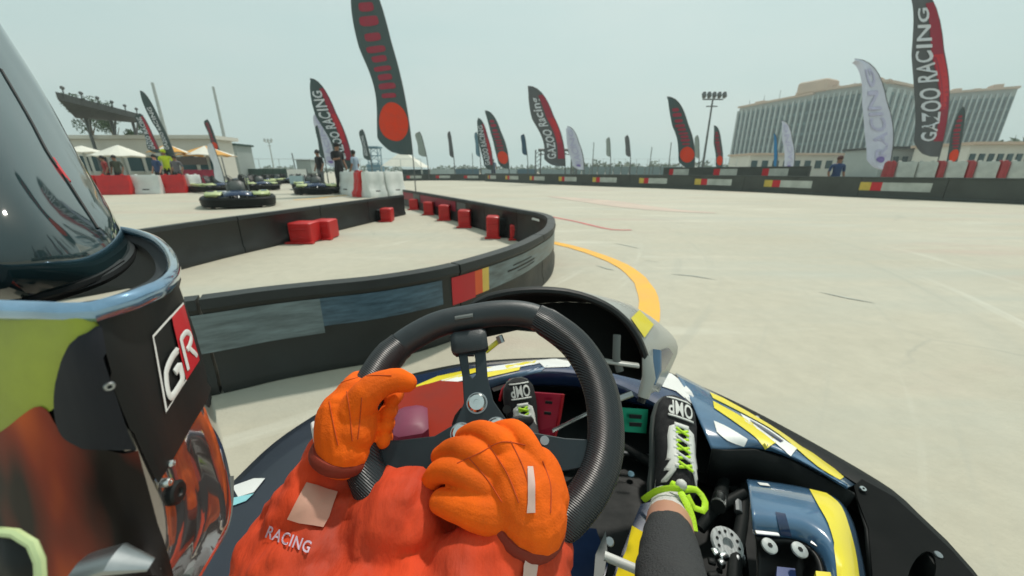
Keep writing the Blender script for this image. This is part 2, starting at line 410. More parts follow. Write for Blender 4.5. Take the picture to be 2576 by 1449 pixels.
a2, b2 = rng(1198, 1215); band(T, fr, a2, b2, OFF, .19, BH-.055, mat('yellow_sticker', (.72, .50, .10), .4))
a2, b2 = rng(1180, 1198); band(T, fr, a2, b2, OFF, .19, BH-.055, ORPAINT)
a2, b2 = rng(1115, 1180); band(T, fr, a2, b2, OFF, .18, BH-.055, REDT)
a2, b2 = rng(800, 1112); band(T, fr, a2, b2, OFF, .20, BH-.055, SILB)
a2, b2 = rng(-900, 800); band(T, fr, a2, b2, OFF, .17, BH-.055, SILV)
a2, b2 = rng(1270, 1330); band(T, fr, a2, b2, OFF*1.06, .245, .255, MATTE, 'sticker_dash'); band(T, fr, a2+1, b2-1, OFF*1.06, .27, .278, MATTE, 'sticker_dash'); band(T, fr, a2, b2-2, OFF*1.06, .225, .232, MATTE, 'sticker_dash')
# inner side of the far half: dark red length with pale lettering blocks
sg2 = 1 if fr[far_n//2][1].dot(CAM-fr[far_n//2][0]) > 0 else -1
O2 = sg2*(.0425*.72+.003)
a2, b2 = rng(1018, 1042, False); band(T, fr, a2, b2, O2, .16, BH-.05, REDD)
a2, b2 = rng(1043, 1058, False); band(T, fr, a2, b2, O2, .16, BH-.05, GREYP)
a2, b2 = rng(1060, 1150, False); band(T, fr, a2, b2, O2, .16, BH-.05, REDD)
a2, b2 = rng(1155, 1175, False); band(T, fr, a2, b2, O2, .2, BH-.05, GREYP)
a2, b2 = rng(1345, 1362, False); band(T, fr, a2, b2, O2, .29, BH-.06, WHITEP)
backp = [Zp(x, y, BH) for x, y in [(1012, 490), (930, 500), (860, 509), (700, 530), (520, 553), (340, 579), (200, 602)]]
p = backp[-1]; backp += [p+V((-1.5, -1.3, 0)), p+V((-3.2, -3.0, 0))]
TB, frb = barrier('track_barrier', 'plain black plastic barrier along the back of the island, in front of the parked karts', [V((q.x, q.y, 0)) for q in backp], BH, .085, 1.1, BLACKW, None, .1)
# red and black block feet that stand against the barriers
def block(px0, px1, ybot, ytop, m, label, n=V((0, 1, 0)), deep=.22):
    a = Zp(px0, ybot, 0); b = Zp(px1, ybot, 0); wdt = (b-a).length
    d = ray(px0, ybot); hgt = H-(-ray(px0, ytop).z/ray(px0, ytop).y)*a.y
    c = (a+b)/2+V((0, deep/2, 0)); hgt = max(.12, hgt)
    T = Thing('barrier_block', label, 'plastic block', (c.x, c.y, 0), 'blocks inside the island barrier')
    g = MB(); g.box((c.x, c.y, hgt/2+.003), (wdt, deep, hgt), bev=.012); T.part('body', g, m)
    g = MB(); g.box((c.x, c.y-deep/2-.02, .012), (wdt*1.25, .06, .018)); T.part('foot', g, m)
    for q in (.3, .7):
        g = MB(); g.box((c.x, c.y-deep/2-.006, hgt*q), (wdt*.7, .012, .02), bev=.004); T.part('rib', g, m)
    return T
REDBL = [(1030, 1052, 528, 502, 'farthest'), (1066, 1090, 541, 509, 'second farthest'), (1104, 1131, 555, 517, 'third farthest'), (1153, 1183, 573, 530, 'third nearest'), (1224, 1255, 600, 546, 'second nearest'), (1283, 1312, 604, 567, 'nearest')]
for i, (x0, x1, yb, yt, s_) in enumerate(REDBL):
    block(x0, x1, yb, yt, REDP, 'upright red block inside the far curve of the island barrier, %s of its row' % s_)
    if i < 5:
        block(x1+3, x1+22+i*3, yb-3, yt+5, BLACK, 'black block just right of the %s red block inside the far curve' % s_)
block(1315, 1350, 598, 571, BLACK, 'black block just right of the nearest red block inside the far curve')
block(730, 785, 613, 562, REDP, 'left half of the wide pair of red blocks against the back barrier', deep=.25)
block(788, 832, 603, 556, REDP, 'right half of the wide pair of red blocks against the back barrier', deep=.25)
block(694, 727, 611, 566, BLACK, 'black block left of the wide pair of red blocks on the back barrier', deep=.2)
block(958, 984, 558, 525, REDP, 'single red block near the tip of the back barrier', deep=.2)
block(932, 955, 557, 528, BLACK, 'black block left of the single red block at the barrier tip', deep=.2)
# ------------------------------------------------------------------ water-filled barriers
def jersey(pa, pb, h, m, label, group, th=.42):
    pa, pb = V((pa.x, pa.y, 0)), V((pb.x, pb.y, 0)); t = (pb-pa).normalized(); n = V((-t.y, t.x, 0)); c = (pa+pb)/2
    L_ = (pb-pa).length; T = Thing('water_filled_barrier', label, 'barrier', c, group)
    prof = [(-.5, .0), (-.5, .16), (-.36, .3), (-.26, .62), (-.24, .94), (-.18, 1), (.18, 1), (.24, .94), (.26, .62), (.36, .3), (.5, .16), (.5, 0)]
    g = MB(); rows = []
    for s_, k in ((0, .82), (.05, 1), (.3, 1), (.34, .93), (.66, .93), (.7, 1), (.95, 1), (1, .82)):
        rows.append([pa+t*(L_*(.006+s_*.988))+n*(a*th*k)+V((0, 0, .003+z*h)) for a, z in prof])
    g.loft(rows, caps=True); T.part('body', g, m)
    for s_ in (.2, .8):
        g = MB(); g.lathe(pa+t*L_*s_+V((0, 0, h)), (0, 0, 1), [(.045, 0), (.045, .03), (.03, .04)], 10); T.part('filler_cap', g, m)
    g = MB(); sd_ = -1 if n.y > 0 else 1
    g.box(c+n*sd_*(th*.36)+V((0, 0, h*.2)), (L_*.25, .05, h*.14), rz=math.atan2(t.y, t.x), bev=.01); T.part('fork_pocket', g, MATTE if m is WHITEP else m)
    return T
GW = 'red and white water-filled barriers by the paddock'
YA = Zp(300, 488, 0).y
def gp(x, y): return Zp(x, y, 0)
for x0, x1, y0, y1, m, s_ in ((170, 254, 491, 490, REDP, 'red water-filled barrier half hidden behind the helmet visor'), (257, 338, 490, 489, REDP, 'left of the two red water-filled barriers seen past the visor'),
                       (341, 413, 488, 487, WHITEP, 'white water-filled barrier between the two red ones'), (416, 474, 486, 485, REDP, 'red water-filled barrier below the lime capped spectator'), (476, 508, 484, 482, WHITEP, 'short white water-filled barrier beside the parked karts')):
    jersey(gp(x0, y0), gp(x1, y1), .66, m, s_, GW)
for x0, x1, y0, y1, m, s_ in ((868, 903, 487, 493, WHITEP, 'white water-filled barrier right beside the man in black'), (905, 918, 494, 496, REDP, 'thin red water-filled barrier between white ones by the man in black'),
                       (920, 966, 497, 494, WHITEP, 'white water-filled barrier right of the thin red one'), (968, 1012, 494, 490, WHITEP, 'white water-filled barrier at the tip of the black island barrier')):
    jersey(gp(x0, y0), gp(x1, y1), .78, m, s_, GW, .5)
# ------------------------------------------------------------------ far barriers on the right
px_front = [(1222, 456), (1350, 462), (1500, 468), (1700, 475), (1900, 483), (2100, 493), (2300, 502), (2576, 514), (2900, 528)]
FH = .63
pts = [gp(x, y) for x, y in px_front]
TF, frf = barrier('track_barrier', 'long dark barrier with red, yellow and white stickers along the far side of the track', pts, FH, .16, 1.9, GREYB := mat('weathered_barrier', (.055, .062, .055), .6, var=.35, vscale=2), None, .25)
fsg = 1 if frf[10][1].dot(CAM-frf[10][0]) > 0 else -1
OF = fsg*(.08*.72+.004)
DW = mat('dusty_white_sticker', (.42, .44, .40), .5, var=.25, vscale=3)
YD = mat('dusty_yellow_sticker', (.55, .40, .07), .5, var=.2)
i = 3
while i < len(frf)-9:
    p0 = frf[i][0]
    band(TF, frf, i, i+1, OF, .22, .47, YD); band(TF, frf, i+1, i+2, OF, .22, .47, REDT); band(TF, frf, i+2, i+6, OF, .22, .47, DW)
    i += 11
# second, taller line of barrier behind it
pts2 = [p+V((0, 1, 0))*(2.2 if k < 5 else 1.6)+V((.2, 0, 0)) for k, p in enumerate(pts)][3:6]
TR, frr = barrier('track_barrier', 'second dark barrier with pale stickers standing behind the long far one', pts2, .98, .16, 1.9, GREYB, None, .25)
i = 2
while i < len(frr)-7:
    band(TR, frr, i, i+1, OF, .62, .9, REDT); band(TR, frr, i+1, i+4, OF, .62, .9, DW); i += 8
def at_y(x, Y, z=0):
    p = Yp(x, 430, Y); return V((p.x, Y, z))
REDF = mat('faded_red_plastic', (.34, .045, .05), .6, var=.3, vscale=3); WHITEF = mat('dusty_white_plastic', (.44, .45, .41), .6, var=.25, vscale=3)
xs = [2225, 2248, 2300, 2352, 2372, 2425, 2446, 2505, 2530, 2600, 2640]
cols = ['red', 'white', 'white', 'red', 'white', 'red', 'white', 'red', 'white', 'red']
ordn = ['first', 'second', 'third', 'fourth', 'fifth', 'sixth', 'seventh', 'eighth', 'ninth', 'tenth']
for k in range(len(xs)-1):
    ya = gp(2300, 502).y+1.5-(xs[k]-2225)*.0022; yb = gp(2300, 502).y+1.5-(xs[k+1]-2225)*.0022
    jersey(at_y(xs[k], ya), at_y(xs[k+1]-3, yb), 1.08, REDF if cols[k] == 'red' else WHITEF,
           'tall %s water-filled barrier at the far right, %s of its row from the left' % (cols[k], ordn[k]), 'tall red and white barriers on the far right', .5)
# left far stretch beyond the end of the island
pts3 = [gp(x, y) for x, y in [(1010, 455), (1080, 454), (1160, 454), (1240, 455)]]
TL_, frl = barrier('track_barrier', 'low dark barrier with small white stickers across the end of the straight', pts3, .55, .16, 2.2, GREYB, None, .3)
i = 2
while i < len(frl)-5:
    band(TL_, frl, i, i+1, OF, .2, .42, REDT); band(TL_, frl, i+1, i+4, OF, .2, .42, DW); i += 8
# ================================================================== FEATHER FLAGS
def flag(label, bx, Y, tip, wpx, zbot, cloth, style, group='feather flags round the track', by=None, polem=POLE, bend=None, ph=0., txt='GAZOO RACING'):
    """pole base under column bx at distance Y, tip of the feather at pixel tip, cloth wpx pixels wide"""
    B = at_y(bx, Y, 0); P = Yp(tip[0], tip[1], Y); top = P.z; lean = P.x-B.x
    wid = wpx/FPX*Y*.97
    T = Thing('feather_flag', label, 'flag', B, group)
    pw = 2.6
    def pole(s):                       # s in 0..1 from the ground to the tip
        return V((B.x+lean*s**pw*1.0, Y+.02*Y*.03*math.sin(3*s+ph), top*(1-(1-s)**1.0*1)))
    def pole2(s):
        x = lean*(s**3.0); z = top*(s if s < .7 else .7+.3*math.sin((s-.7)/.3*PI/2)*1.0)
        return V((B.x+x, Y, z))
    sb = zbot/top
    def surf(s, u):                    # s along the cloth 0..1, u across: 0 at the pole
        q = sb+(1-sb)*s; e = pole2(q)
        taper = min(1, (s/.10)**.5*1.0 if s < .10 else 1) if style != 'square' else 1
        tp = 1-max(0, (s-.55)/.45)**2.2
        ww = wid*(.35+.65*taper)*max(tp, 0)*(1+.07*math.sin(9*s+ph*2))
        return e+V((-ww*u, .05*wid*math.sin(8*s+4*u+ph)*u*2, -.12*wid*u*s))
    n = 56; g = MB()
    g.tube([pole2(k/24) for k in range(25)], [.022*(1-.6*k/24)*max(1, Y/14) for k in range(25)], 6); T.part('pole', g, polem)
    g = MB(); rows = [[surf(k/n, u/9) for u in range(10)] for k in range(n+1)]
    back = [[p+V((0, .006, 0)) for p in r] for r in rows]
    g.loft([r+b[::-1] for r, b in zip(rows, back)], closed=True, caps=True); cl = T.part('cloth', g, cloth)
    dy = V((0, -max(.010, Y*.0009), 0))
    def patch(s0, s1, u0, u1, m, name='print', k=12, side=1):
        g = MB(); g.loft([[surf(s0+(s1-s0)*i/k, u0+(u1-u0)*j/3)+dy*side for j in range(4)] for i in range(k+1)], closed=False)
        return T.part(name, g, m, cl)
    def letters(s0, s1, u0, u1, m, s_):
        vs, fs = text_geo(s_, 1.05); g = MB()
        g.add([surf(s0+(s1-s0)*a, u0+(u1-u0)*b)+dy*1.5 for a, b in vs], fs); o = T.part('lettering', g, m, cl, smooth=False); return o
    def disc(s, u, rs, ru, m, sx=1):
        g = MB(); g.loft([[surf(s+q*rs*math.sin(a*2*PI/28), u+q*ru*math.cos(a*2*PI/28))+dy for a in range(28)] for q in (1, .75, .5, .25, .01)]); T.part('print', g, m, cl)
    if style == 'team':
        patch(.10, .82, .02, .34, FLAGR, k=24); patch(.30, .62, .04, .30, REDT, k=14)
        g = 0; letters(.10, .80, .30, .86, FLAGW, txt)
    if style == 'disc':
        k0, k1 = .34, .80; nn = 9
        for q in range(nn):
            a = k0+(k1-k0)*q/nn
            g = MB(); pts_ = []
            hh = (k1-k0)/nn*.34*(1 if q % 3 else .8); uu = .30 if q % 2 else .25
            for t in range(16):
                an = t*2*PI/16; cx_ = abs(math.cos(an))**.5*(1 if math.cos(an) > 0 else -1); sy_ = abs(math.sin(an))**.5*(1 if math.sin(an) > 0 else -1)
                pts_.append(surf(a+hh+hh*sy_, .52+uu*cx_)+dy)
            g.add(pts_, [tuple(range(16))]); T.part('lettering', g, FLAGR, cl)
        disc(.20, .47, .115, .45, FLAGO)
    if style == 'scribble':
        letters(.15, .7, .3, .8, FLAGP if cloth is FLAGL else FLAGW, txt)
    if style == 'lav':
        letters(.12, .85, .25, .75, mat('faint_violet_print', (.50, .49, .66), .85), 'RACING')
        disc(.10, .5, .03, .2, FLAGP)
    return T
flag('tallest near dark flag with red characters and orange disc, its top cut off', 1042, 15, (905, -75), 74, 1.4, FLAGK, 'disc', ph=.5)
flag('dark flag with white lettering and red edge behind the man in black', 892, 15.5, (780, 197), 46, .9, FLAGK, 'team', ph=1.2)
flag('pale lavender flag left of the man in black', 852, 20, (796, 281), 28, 1.0, FLAGL, 'lav', ph=.3)
flag('narrow dark flag edge on, left of the pale one by the man in black', 822, 19, (797, 315), 9, 1.4, FLAGK, 'plain')
flag('small black flag with white scribble left of the lattice tower', 937, 30, (910, 325), 15, 1.6, FLAGK, 'scribble')
flag('small plain grey-green flag just right of the tallest near flag', 1078, 34, (1053, 331), 17, 2.0, FLAGG, 'plain')
flag('small brown and black flag over the end of the straight', 1144, 36, (1130, 330), 9, 2.0, GRAPH, 'plain')
flag('small pale blue flag left of two dark ones', 1210, 34, (1198, 332), 9, 2.0, FLAGB, 'plain')
flag('mid-distance dark flag with white lettering by the person in the far corner', 1241, 34, (1202, 297), 24, .9, FLAGK, 'team', ph=2)
flag('mid-distance dark flag with orange disc beside the one with white lettering', 1281, 33, (1220, 278), 27, 1.0, FLAGK, 'disc', ph=2.4)
flag('small dark blue flag between the disc flag and the gantry', 1328, 36, (1316, 337), 11, 2.2, mat('deep_blue_cloth', (.04, .09, .14), .85), 'plain')
flag('graphite flag with white lettering and red stripe in front of the gantry', 1422, 25, (1328, 216), 50, 1.1, GRAPH, 'team', ph=.9, txt='GAZOO Racing')
flag('white flag with faint violet print right of the gantry', 1470, 28, (1427, 318), 30, .9, FLAGL, 'lav', ph=1.9)
flag('small grey flag above the far barrier', 1535, 40, (1531, 345), 10, 2.2, FLAGG, 'plain')
flag('small darker grey flag above the far barrier', 1585, 40, (1577, 340), 11, 2.2, GRAPH, 'plain')
flag('dark flag with orange disc left of the floodlight mast', 1746, 21, (1678, 243), 38, .95, FLAGK, 'disc', ph=.2)
flag('small grey flag just left of the floodlight mast', 1756, 38, (1753, 340), 11, 2.0, FLAGG, 'plain')
flag('dark flag with orange disc just right of the floodlight mast', 1816, 26, (1796, 316), 17, .95, FLAGK, 'disc', ph=1.1)
flag('small white flag in front of the hotel', 1996, 25, (1966, 303), 24, .8, FLAGL, 'lav', ph=.4)
flag('small bright blue flag in front of the hotel', 1952, 30, (1946, 335), 8, 1.1, mat('bright_blue_cloth', (.02, .18, .40), .85), 'plain')
flag('large white flag with violet print in front of the middle of the hotel', 2236, 14.6, (2150, 148), 62, .85, FLAGL, 'lav', ph=1.7)
flag('largest graphite flag with white lettering and red edge before the hotel', 2352, 14.2, (2275, -45), 74, 1.3, GRAPH, 'team', ph=1.3)
flag('dark flag with orange disc right of the largest flag, against the hotel', 2400, 16.5, (2420, 268), 26, .95, FLAGK, 'disc', ph=.8)
flag('leaning dark flag with pale print over the paddock roof, left of the masts', 452, 17, (352, 228), 20, 1.3, FLAGK, 'scribble', ph=.8)
flag('dark flag half behind the leaning one over the paddock', 420, 18, (350, 285), 24, 1.6, FLAGK, 'team', ph=.1)
flag('dark flag above the orange parasol', 566, 26, (520, 300), 15, 2.0, FLAGK, 'disc', ph=.1)
flag('narrow furled white flag standing among the parked karts', 560, 14.5, (530, 358), 20, .4, FLAGW, 'plain', ph=.1)
# bare poles
for x, Y, yt, r, s_ in ((1190, 36, 385, .03, 'bare pole left of the pale blue flag'), (1490, 40, 358, .04, 'bare pole right of the white flag by the gantry'), (1633, 38, 370, .04, 'bare leaning pole above the far barrier'),
                     (1681, 38, 358, .04, 'bare pole left of the disc flag by the mast'), (745, 45, 385, .06, 'short bare pole behind the paddock fence')):
    B = at_y(x, Y); t = Yp(x+(x-1288)*.02, yt, Y); g = MB(); g.tube([B, V((t.x, Y, t.z))], r, 6)
    T = Thing('pole', s_, 'pole', B, 'bare poles beyond the track'); T.part('shaft', g, POLE)
    g = MB(); g.box((B.x, B.y, .15), (.3, .3, .3)); T.part('foot', g, POLE)
# ================================================================== MASTS, GANTRY, TOWER
def floodmast(label, bx, Y, ty, tx, m, heads, armw, r=.09):
    B = at_y(bx, Y); P = Yp(tx, ty, Y); T = Thing('floodlight_mast', label, 'floodlight', B)
    g = MB(); g.tube([B, V((B.x, Y, P.z))], [r, r*.6], 10); T.part('shaft', g, m)
    g = MB(); g.box((B.x, Y, P.z), (armw, .12, .08)); g.box((B.x, Y, P.z-.5), (armw*.55, .1, .07)); T.part('crossarm', g, m)
    for k in range(heads):
        x = B.x-armw/2+armw*k/(heads-1); g = MB()
        g.box((x, Y-.15, P.z+.28), (armw/heads*.7, .3, .42), rot=Matrix.Rotation(-.5, 3, 'X'), bev=.03); T.part('lamp_head', g, m)
    return T
floodmast('tall dark floodlight mast with a wide lamp crossarm beside the hotel', 1766, 32, 250, 1790, POLE, 5, 1.6, .10)
floodmast('small pale floodlight mast beyond the parked karts', 690, 60, 358, 680, POLEL, 3, 1.0, .12)
for x, tx, ty, Y, s_ in ((442, 405, 208, 40, 'left of the two tall pale masts behind the paddock'), (583, 540, 218, 45, 'right of the two tall pale masts behind the paddock')):
    B = at_y(x, Y); P = Yp(tx, ty, Y); T = Thing('mast', s_, 'mast', B, 'tall pale masts'); g = MB(); g.tube([B, V((B.x, Y, P.z))], [.20, .12], 8); T.part('shaft', g, POLEL)
    g = MB(); g.lathe((B.x, Y, 0), (0, 0, 1), [(.35, 0), (.35, .1), (.22, .2)], 8); T.part('foot', g, POLEL)
# gantry
Yg = 38; a = at_y(1353, Yg); b = at_y(1443, Yg); zt = Yp(1353, 377, Yg).z
T = Thing('start_gantry', 'dark metal gantry frame across the track behind the graphite flag', 'gantry', (a+b)/2)
for q in (a, b):
    g = MB()
    for dx in (-.25, .25):
        for dy in (-.25, .25): g.tube([q+V((dx, dy, 0)), q+V((dx, dy, zt))], .05, 6)
    for k in range(7): g.tube([q+V((-.25, -.25, zt*k/7)), q+V((.25, -.25, zt*(k+1)/7))], .03, 5)
    T.part('truss_leg', g, POLE)
g = MB(); g.tube([a+V((0, 0, zt)), b+V((0, 0, zt))], .13, 6); g.tube([a+V((0, 0, zt-.4)), b+V((0, 0, zt-.4))], .05, 6)
for k in range(9):
    q = a.lerp(b, k/9); q2 = a.lerp(b, (k+1)/9); g.tube([q+V((0, 0, zt)), q2+V((0, 0, zt-.4))], .03, 5)
T.part('crossbeam', g, POLE)
# scaffold tower
Yt = 48; c = at_y(946, Yt); zt = Yp(946, 373, Yt).z
T = Thing('scaffold_tower', 'blue-grey scaffold lookout tower on the horizon beyond the paddock', 'tower', c)
g = MB(); R_ = .62
cs = [V((sx*R_, sy*R_, 0)) for sx, sy in ((-1, -1), (1, -1), (1, 1), (-1, 1))]
for q in cs: g.tube([c+q, c+q+V((0, 0, zt))], .05, 6)
T.part('upright', g, FLAGB)
g = MB()
for k in range(1, 5):
    for i in range(4): g.tube([c+cs[i]+V((0, 0, zt*k/4)), c+cs[(i+1) % 4]+V((0, 0, zt*k/4))], .04, 5); g.tube([c+cs[i]+V((0, 0, zt*(k-1)/4)), c+cs[(i+1) % 4]+V((0, 0, zt*k/4))], .03, 5)
T.part('brace', g, FLAGB)
g = MB(); g.box(c+V((0, 0, zt+.1)), (1.6, 1.6, .18)); T.part('roof', g, FLAGB)
g = MB(); g.box(c+V((0, 0, .8)), (1.7, 1.5, 1.6)); T.part('base_box', g, FLAGB)
# fence wire across the back left
def fence(label, x0, x1, Y, z, n, m, wires=(1.,)):
    a = at_y(x0, Y); b = at_y(x1, Y); T = Thing('wire_fence', label, 'fence', (a+b)/2)
    for k in range(n+1):
        q = a.lerp(b, k/n); g = MB(); g.tube([q, q+V((0, 0, z))], .03, 5); T.part('post', g, m)
    for w_ in wires:
        g = MB(); g.tube([a+V((0, 0, z*w_)), b+V((0, 0, z*w_))], .018, 4); T.part('wire', g, m)
fence('thin wire fence on posts behind the paddock', 605, 1060, 40, 2.0, 9, POLEL, (1., .55))
fence('thin wire fence in front of the far hotel grounds', 1460, 1850, 60, 2.6, 14, POLEL, (1., .7, .4))
# low line of dark mesh and banners
def panel_row(name, label, cat, x0, x1, Y, z0, z1, m, n=1, group=None):
    a = at_y(x0, Y); b = at_y(x1, Y); T = Thing(name, label, cat, (a+b)/2, group)
    for k in range(n):
        p, q = a.lerp(b, k/n), a.lerp(b, (k+1)/n-.006); c = (p+q)/2
        g = MB(); g.box((c.x, c.y, (z0+z1)/2), ((q-p).length, .08, z1-z0)); T.part('panel', g, m)
    for k in range(n+1):
        p = a.lerp(b, k/n); g = MB(); g.box((p.x, p.y+.09, z1/2), (.07, .07, z1)); T.part('post', g, POLE)
    return T
panel_row('mesh_screen', 'dark green mesh screen along the back of the paddock', 'screen', 600, 730, 34, 0, 1.0, TARP, 6)
panel_row('banner_board', 'low white advertising board behind the parked karts', 'banner', 722, 770, 31, .1, .95, WHITE, 2)
panel_row('banner_board', 'pale blue board standing on the ground left of the man in black', 'banner', 725, 762, 24, .03, .52, mat('pale_blue_board', (.36, .48, .52), .5), 1)
panel_row('banner_board', 'dark board with glass panes under the white tent', 'banner', 1012, 1080, 44, .2, 1.0, mat('teal_board', (.05, .10, .12), .4), 5)
panel_row('banner_board', 'long pale board beyond the end of the straight', 'banner', 1082, 1143, 46, .1, 1.0, mat('pale_board', (.36, .42, .42), .6), 4)
panel_row('banner_board', 'dark blue board right of the long pale one', 'banner', 1146, 1205, 46, .3, 1.05, mat('blue_board', (.07, .13, .17), .5), 4)
panel_row('banner_board', 'pale board behind the person in the far corner', 'banner', 1212, 1300, 48, .1, 1.0, mat('pale_board2', (.33, .40, .42), .6), 5)
panel_row('banner_board', 'dark blue board just left of the gantry', 'banner', 1302, 1350, 48, .3, 1.05, mat('blue_board', (.07, .13, .17), .5), 3)
panel_row('banner_board', 'grey board under the gantry', 'banner', 1358, 1440, 48, .1, 1.0, mat('grey_board', (.22, .28, .29), .6), 5)
panel_row('banner_board', 'long grey board behind the far barrier right of the gantry', 'banner', 1445, 1840, 50, .1, 1.35, mat('grey_board2', (.16, .22, .23), .6), 20)
panel_row('banner_board', 'white board below the disc flag left of the floodlight mast', 'banner', 1716, 1752, 26, .6, 1.15, WHITE, 1)
for x, Y, z0, z1, s_ in ((715, 38, .9, 1.9, 'grey box cabin behind the low white board'),):
    c = at_y(776, Y); T = Thing('cabin', s_, 'cabin', c); g = MB(); g.box((c.x, c.y, 1.2), (1.4, 1.4, 1.2), bev=.04); T.part('body', g, WALLG)
    g = MB(); g.box((c.x, c.y, .3), (1.0, 1.0, .58)); T.part('stand', g, POLE); g = MB(); g.box((c.x, c.y, 1.83), (1.6, 1.6, .06)); T.part('roof', g, WALLG)
# white peaked tent
Yt = 42; pk = Yp(1013, 378, Yt); b0 = Yp(975, 418, Yt); b1 = Yp(1072, 421, Yt)
T = Thing('marquee', 'white peaked marquee roof behind the tallest near flag', 'tent', at_y(1020, Yt))
g = MB(); q = [V((b0.x, Yt-2, b0.z)), V((b1.x, Yt-2, b1.z)), V((b1.x, Yt+2, b1.z)), V((b0.x, Yt+2, b0.z))]
g.add(q+[V((pk.x, Yt, pk.z))], [(0, 1, 4), (1, 2, 4), (2, 3, 4), (3, 0, 4), (3, 2, 1, 0)]); T.part('canopy', g, CANV, smooth=False)
for p in q: g = MB(); g.tube([V((p.x, p.y, 0)), p], .05, 6); T.part('leg', g, POLEL)
# far tree line (hazy low strip on the horizon)
def tuft_mass(g, c, sx, sy, sz, n, leaf, seed=0):
    rnd = random.Random(seed)
    for _ in range(n):
        while True:
            p = V((rnd.uniform(-1, 1), rnd.uniform(-1, 1), rnd.uniform(-1, 1)))
            if p.length < 1 and p.length > .35*rnd.random(): break
        lump = 1+.45*noise.noise(p*2.1+V((seed, 0, 0)))
        q = V(c)+V((p.x*sx, p.y*sy, p.z*sz))*lump
        a = V((rnd.uniform(-1, 1), rnd.uniform(-1, 1), rnd.uniform(-1, 1))).normalized()*leaf*rnd.uniform(.6, 1.3); b = a.orthogonal().normalized()*leaf*.5
        g.add([q-a, q+b, q+a, q-b], [(0, 1, 2, 3)])
def treeline(label, x0, x1, Y, h, n, seed, dens=26):
    g = MB(); a = at_y(x0, Y); b = at_y(x1, Y); rnd = random.Random(seed)
    for k in range(n):
        c = a.lerp(b, (k+.5)/n); hh = h*rnd.uniform(.6, 1.15); tuft_mass(g, (c.x, c.y+rnd.uniform(-2, 2), hh*.55), (b-a).length/n*.8, 2, hh*.5, dens, h*.22, seed+k)
    T = link('distant_treeline', g.mesh('distant_treeline', smooth=False), LEAF); T['kind'] = 'stuff'; T['label'] = label; T['category'] = 'trees'
treeline('low hazy green trees on the horizon between the gantry and the hotel', 1440, 1850, 110, 3.2, 40, 3)
treeline('low hazy trees on the horizon beyond the end of the straight', 1090, 1440, 170, 3.0, 40, 90)
treeline('low hazy scrub on the horizon beyond the paddock', 600, 1010, 150, 2.6, 30, 150)
treeline('dark trees at the foot of the hotel on the right edge', 2480, 2760, 60, 5.5, 16, 210, 90)
treeline('low bushes at the foot of the middle of the hotel', 1850, 2480, 70, 2.6, 44, 300, 40)
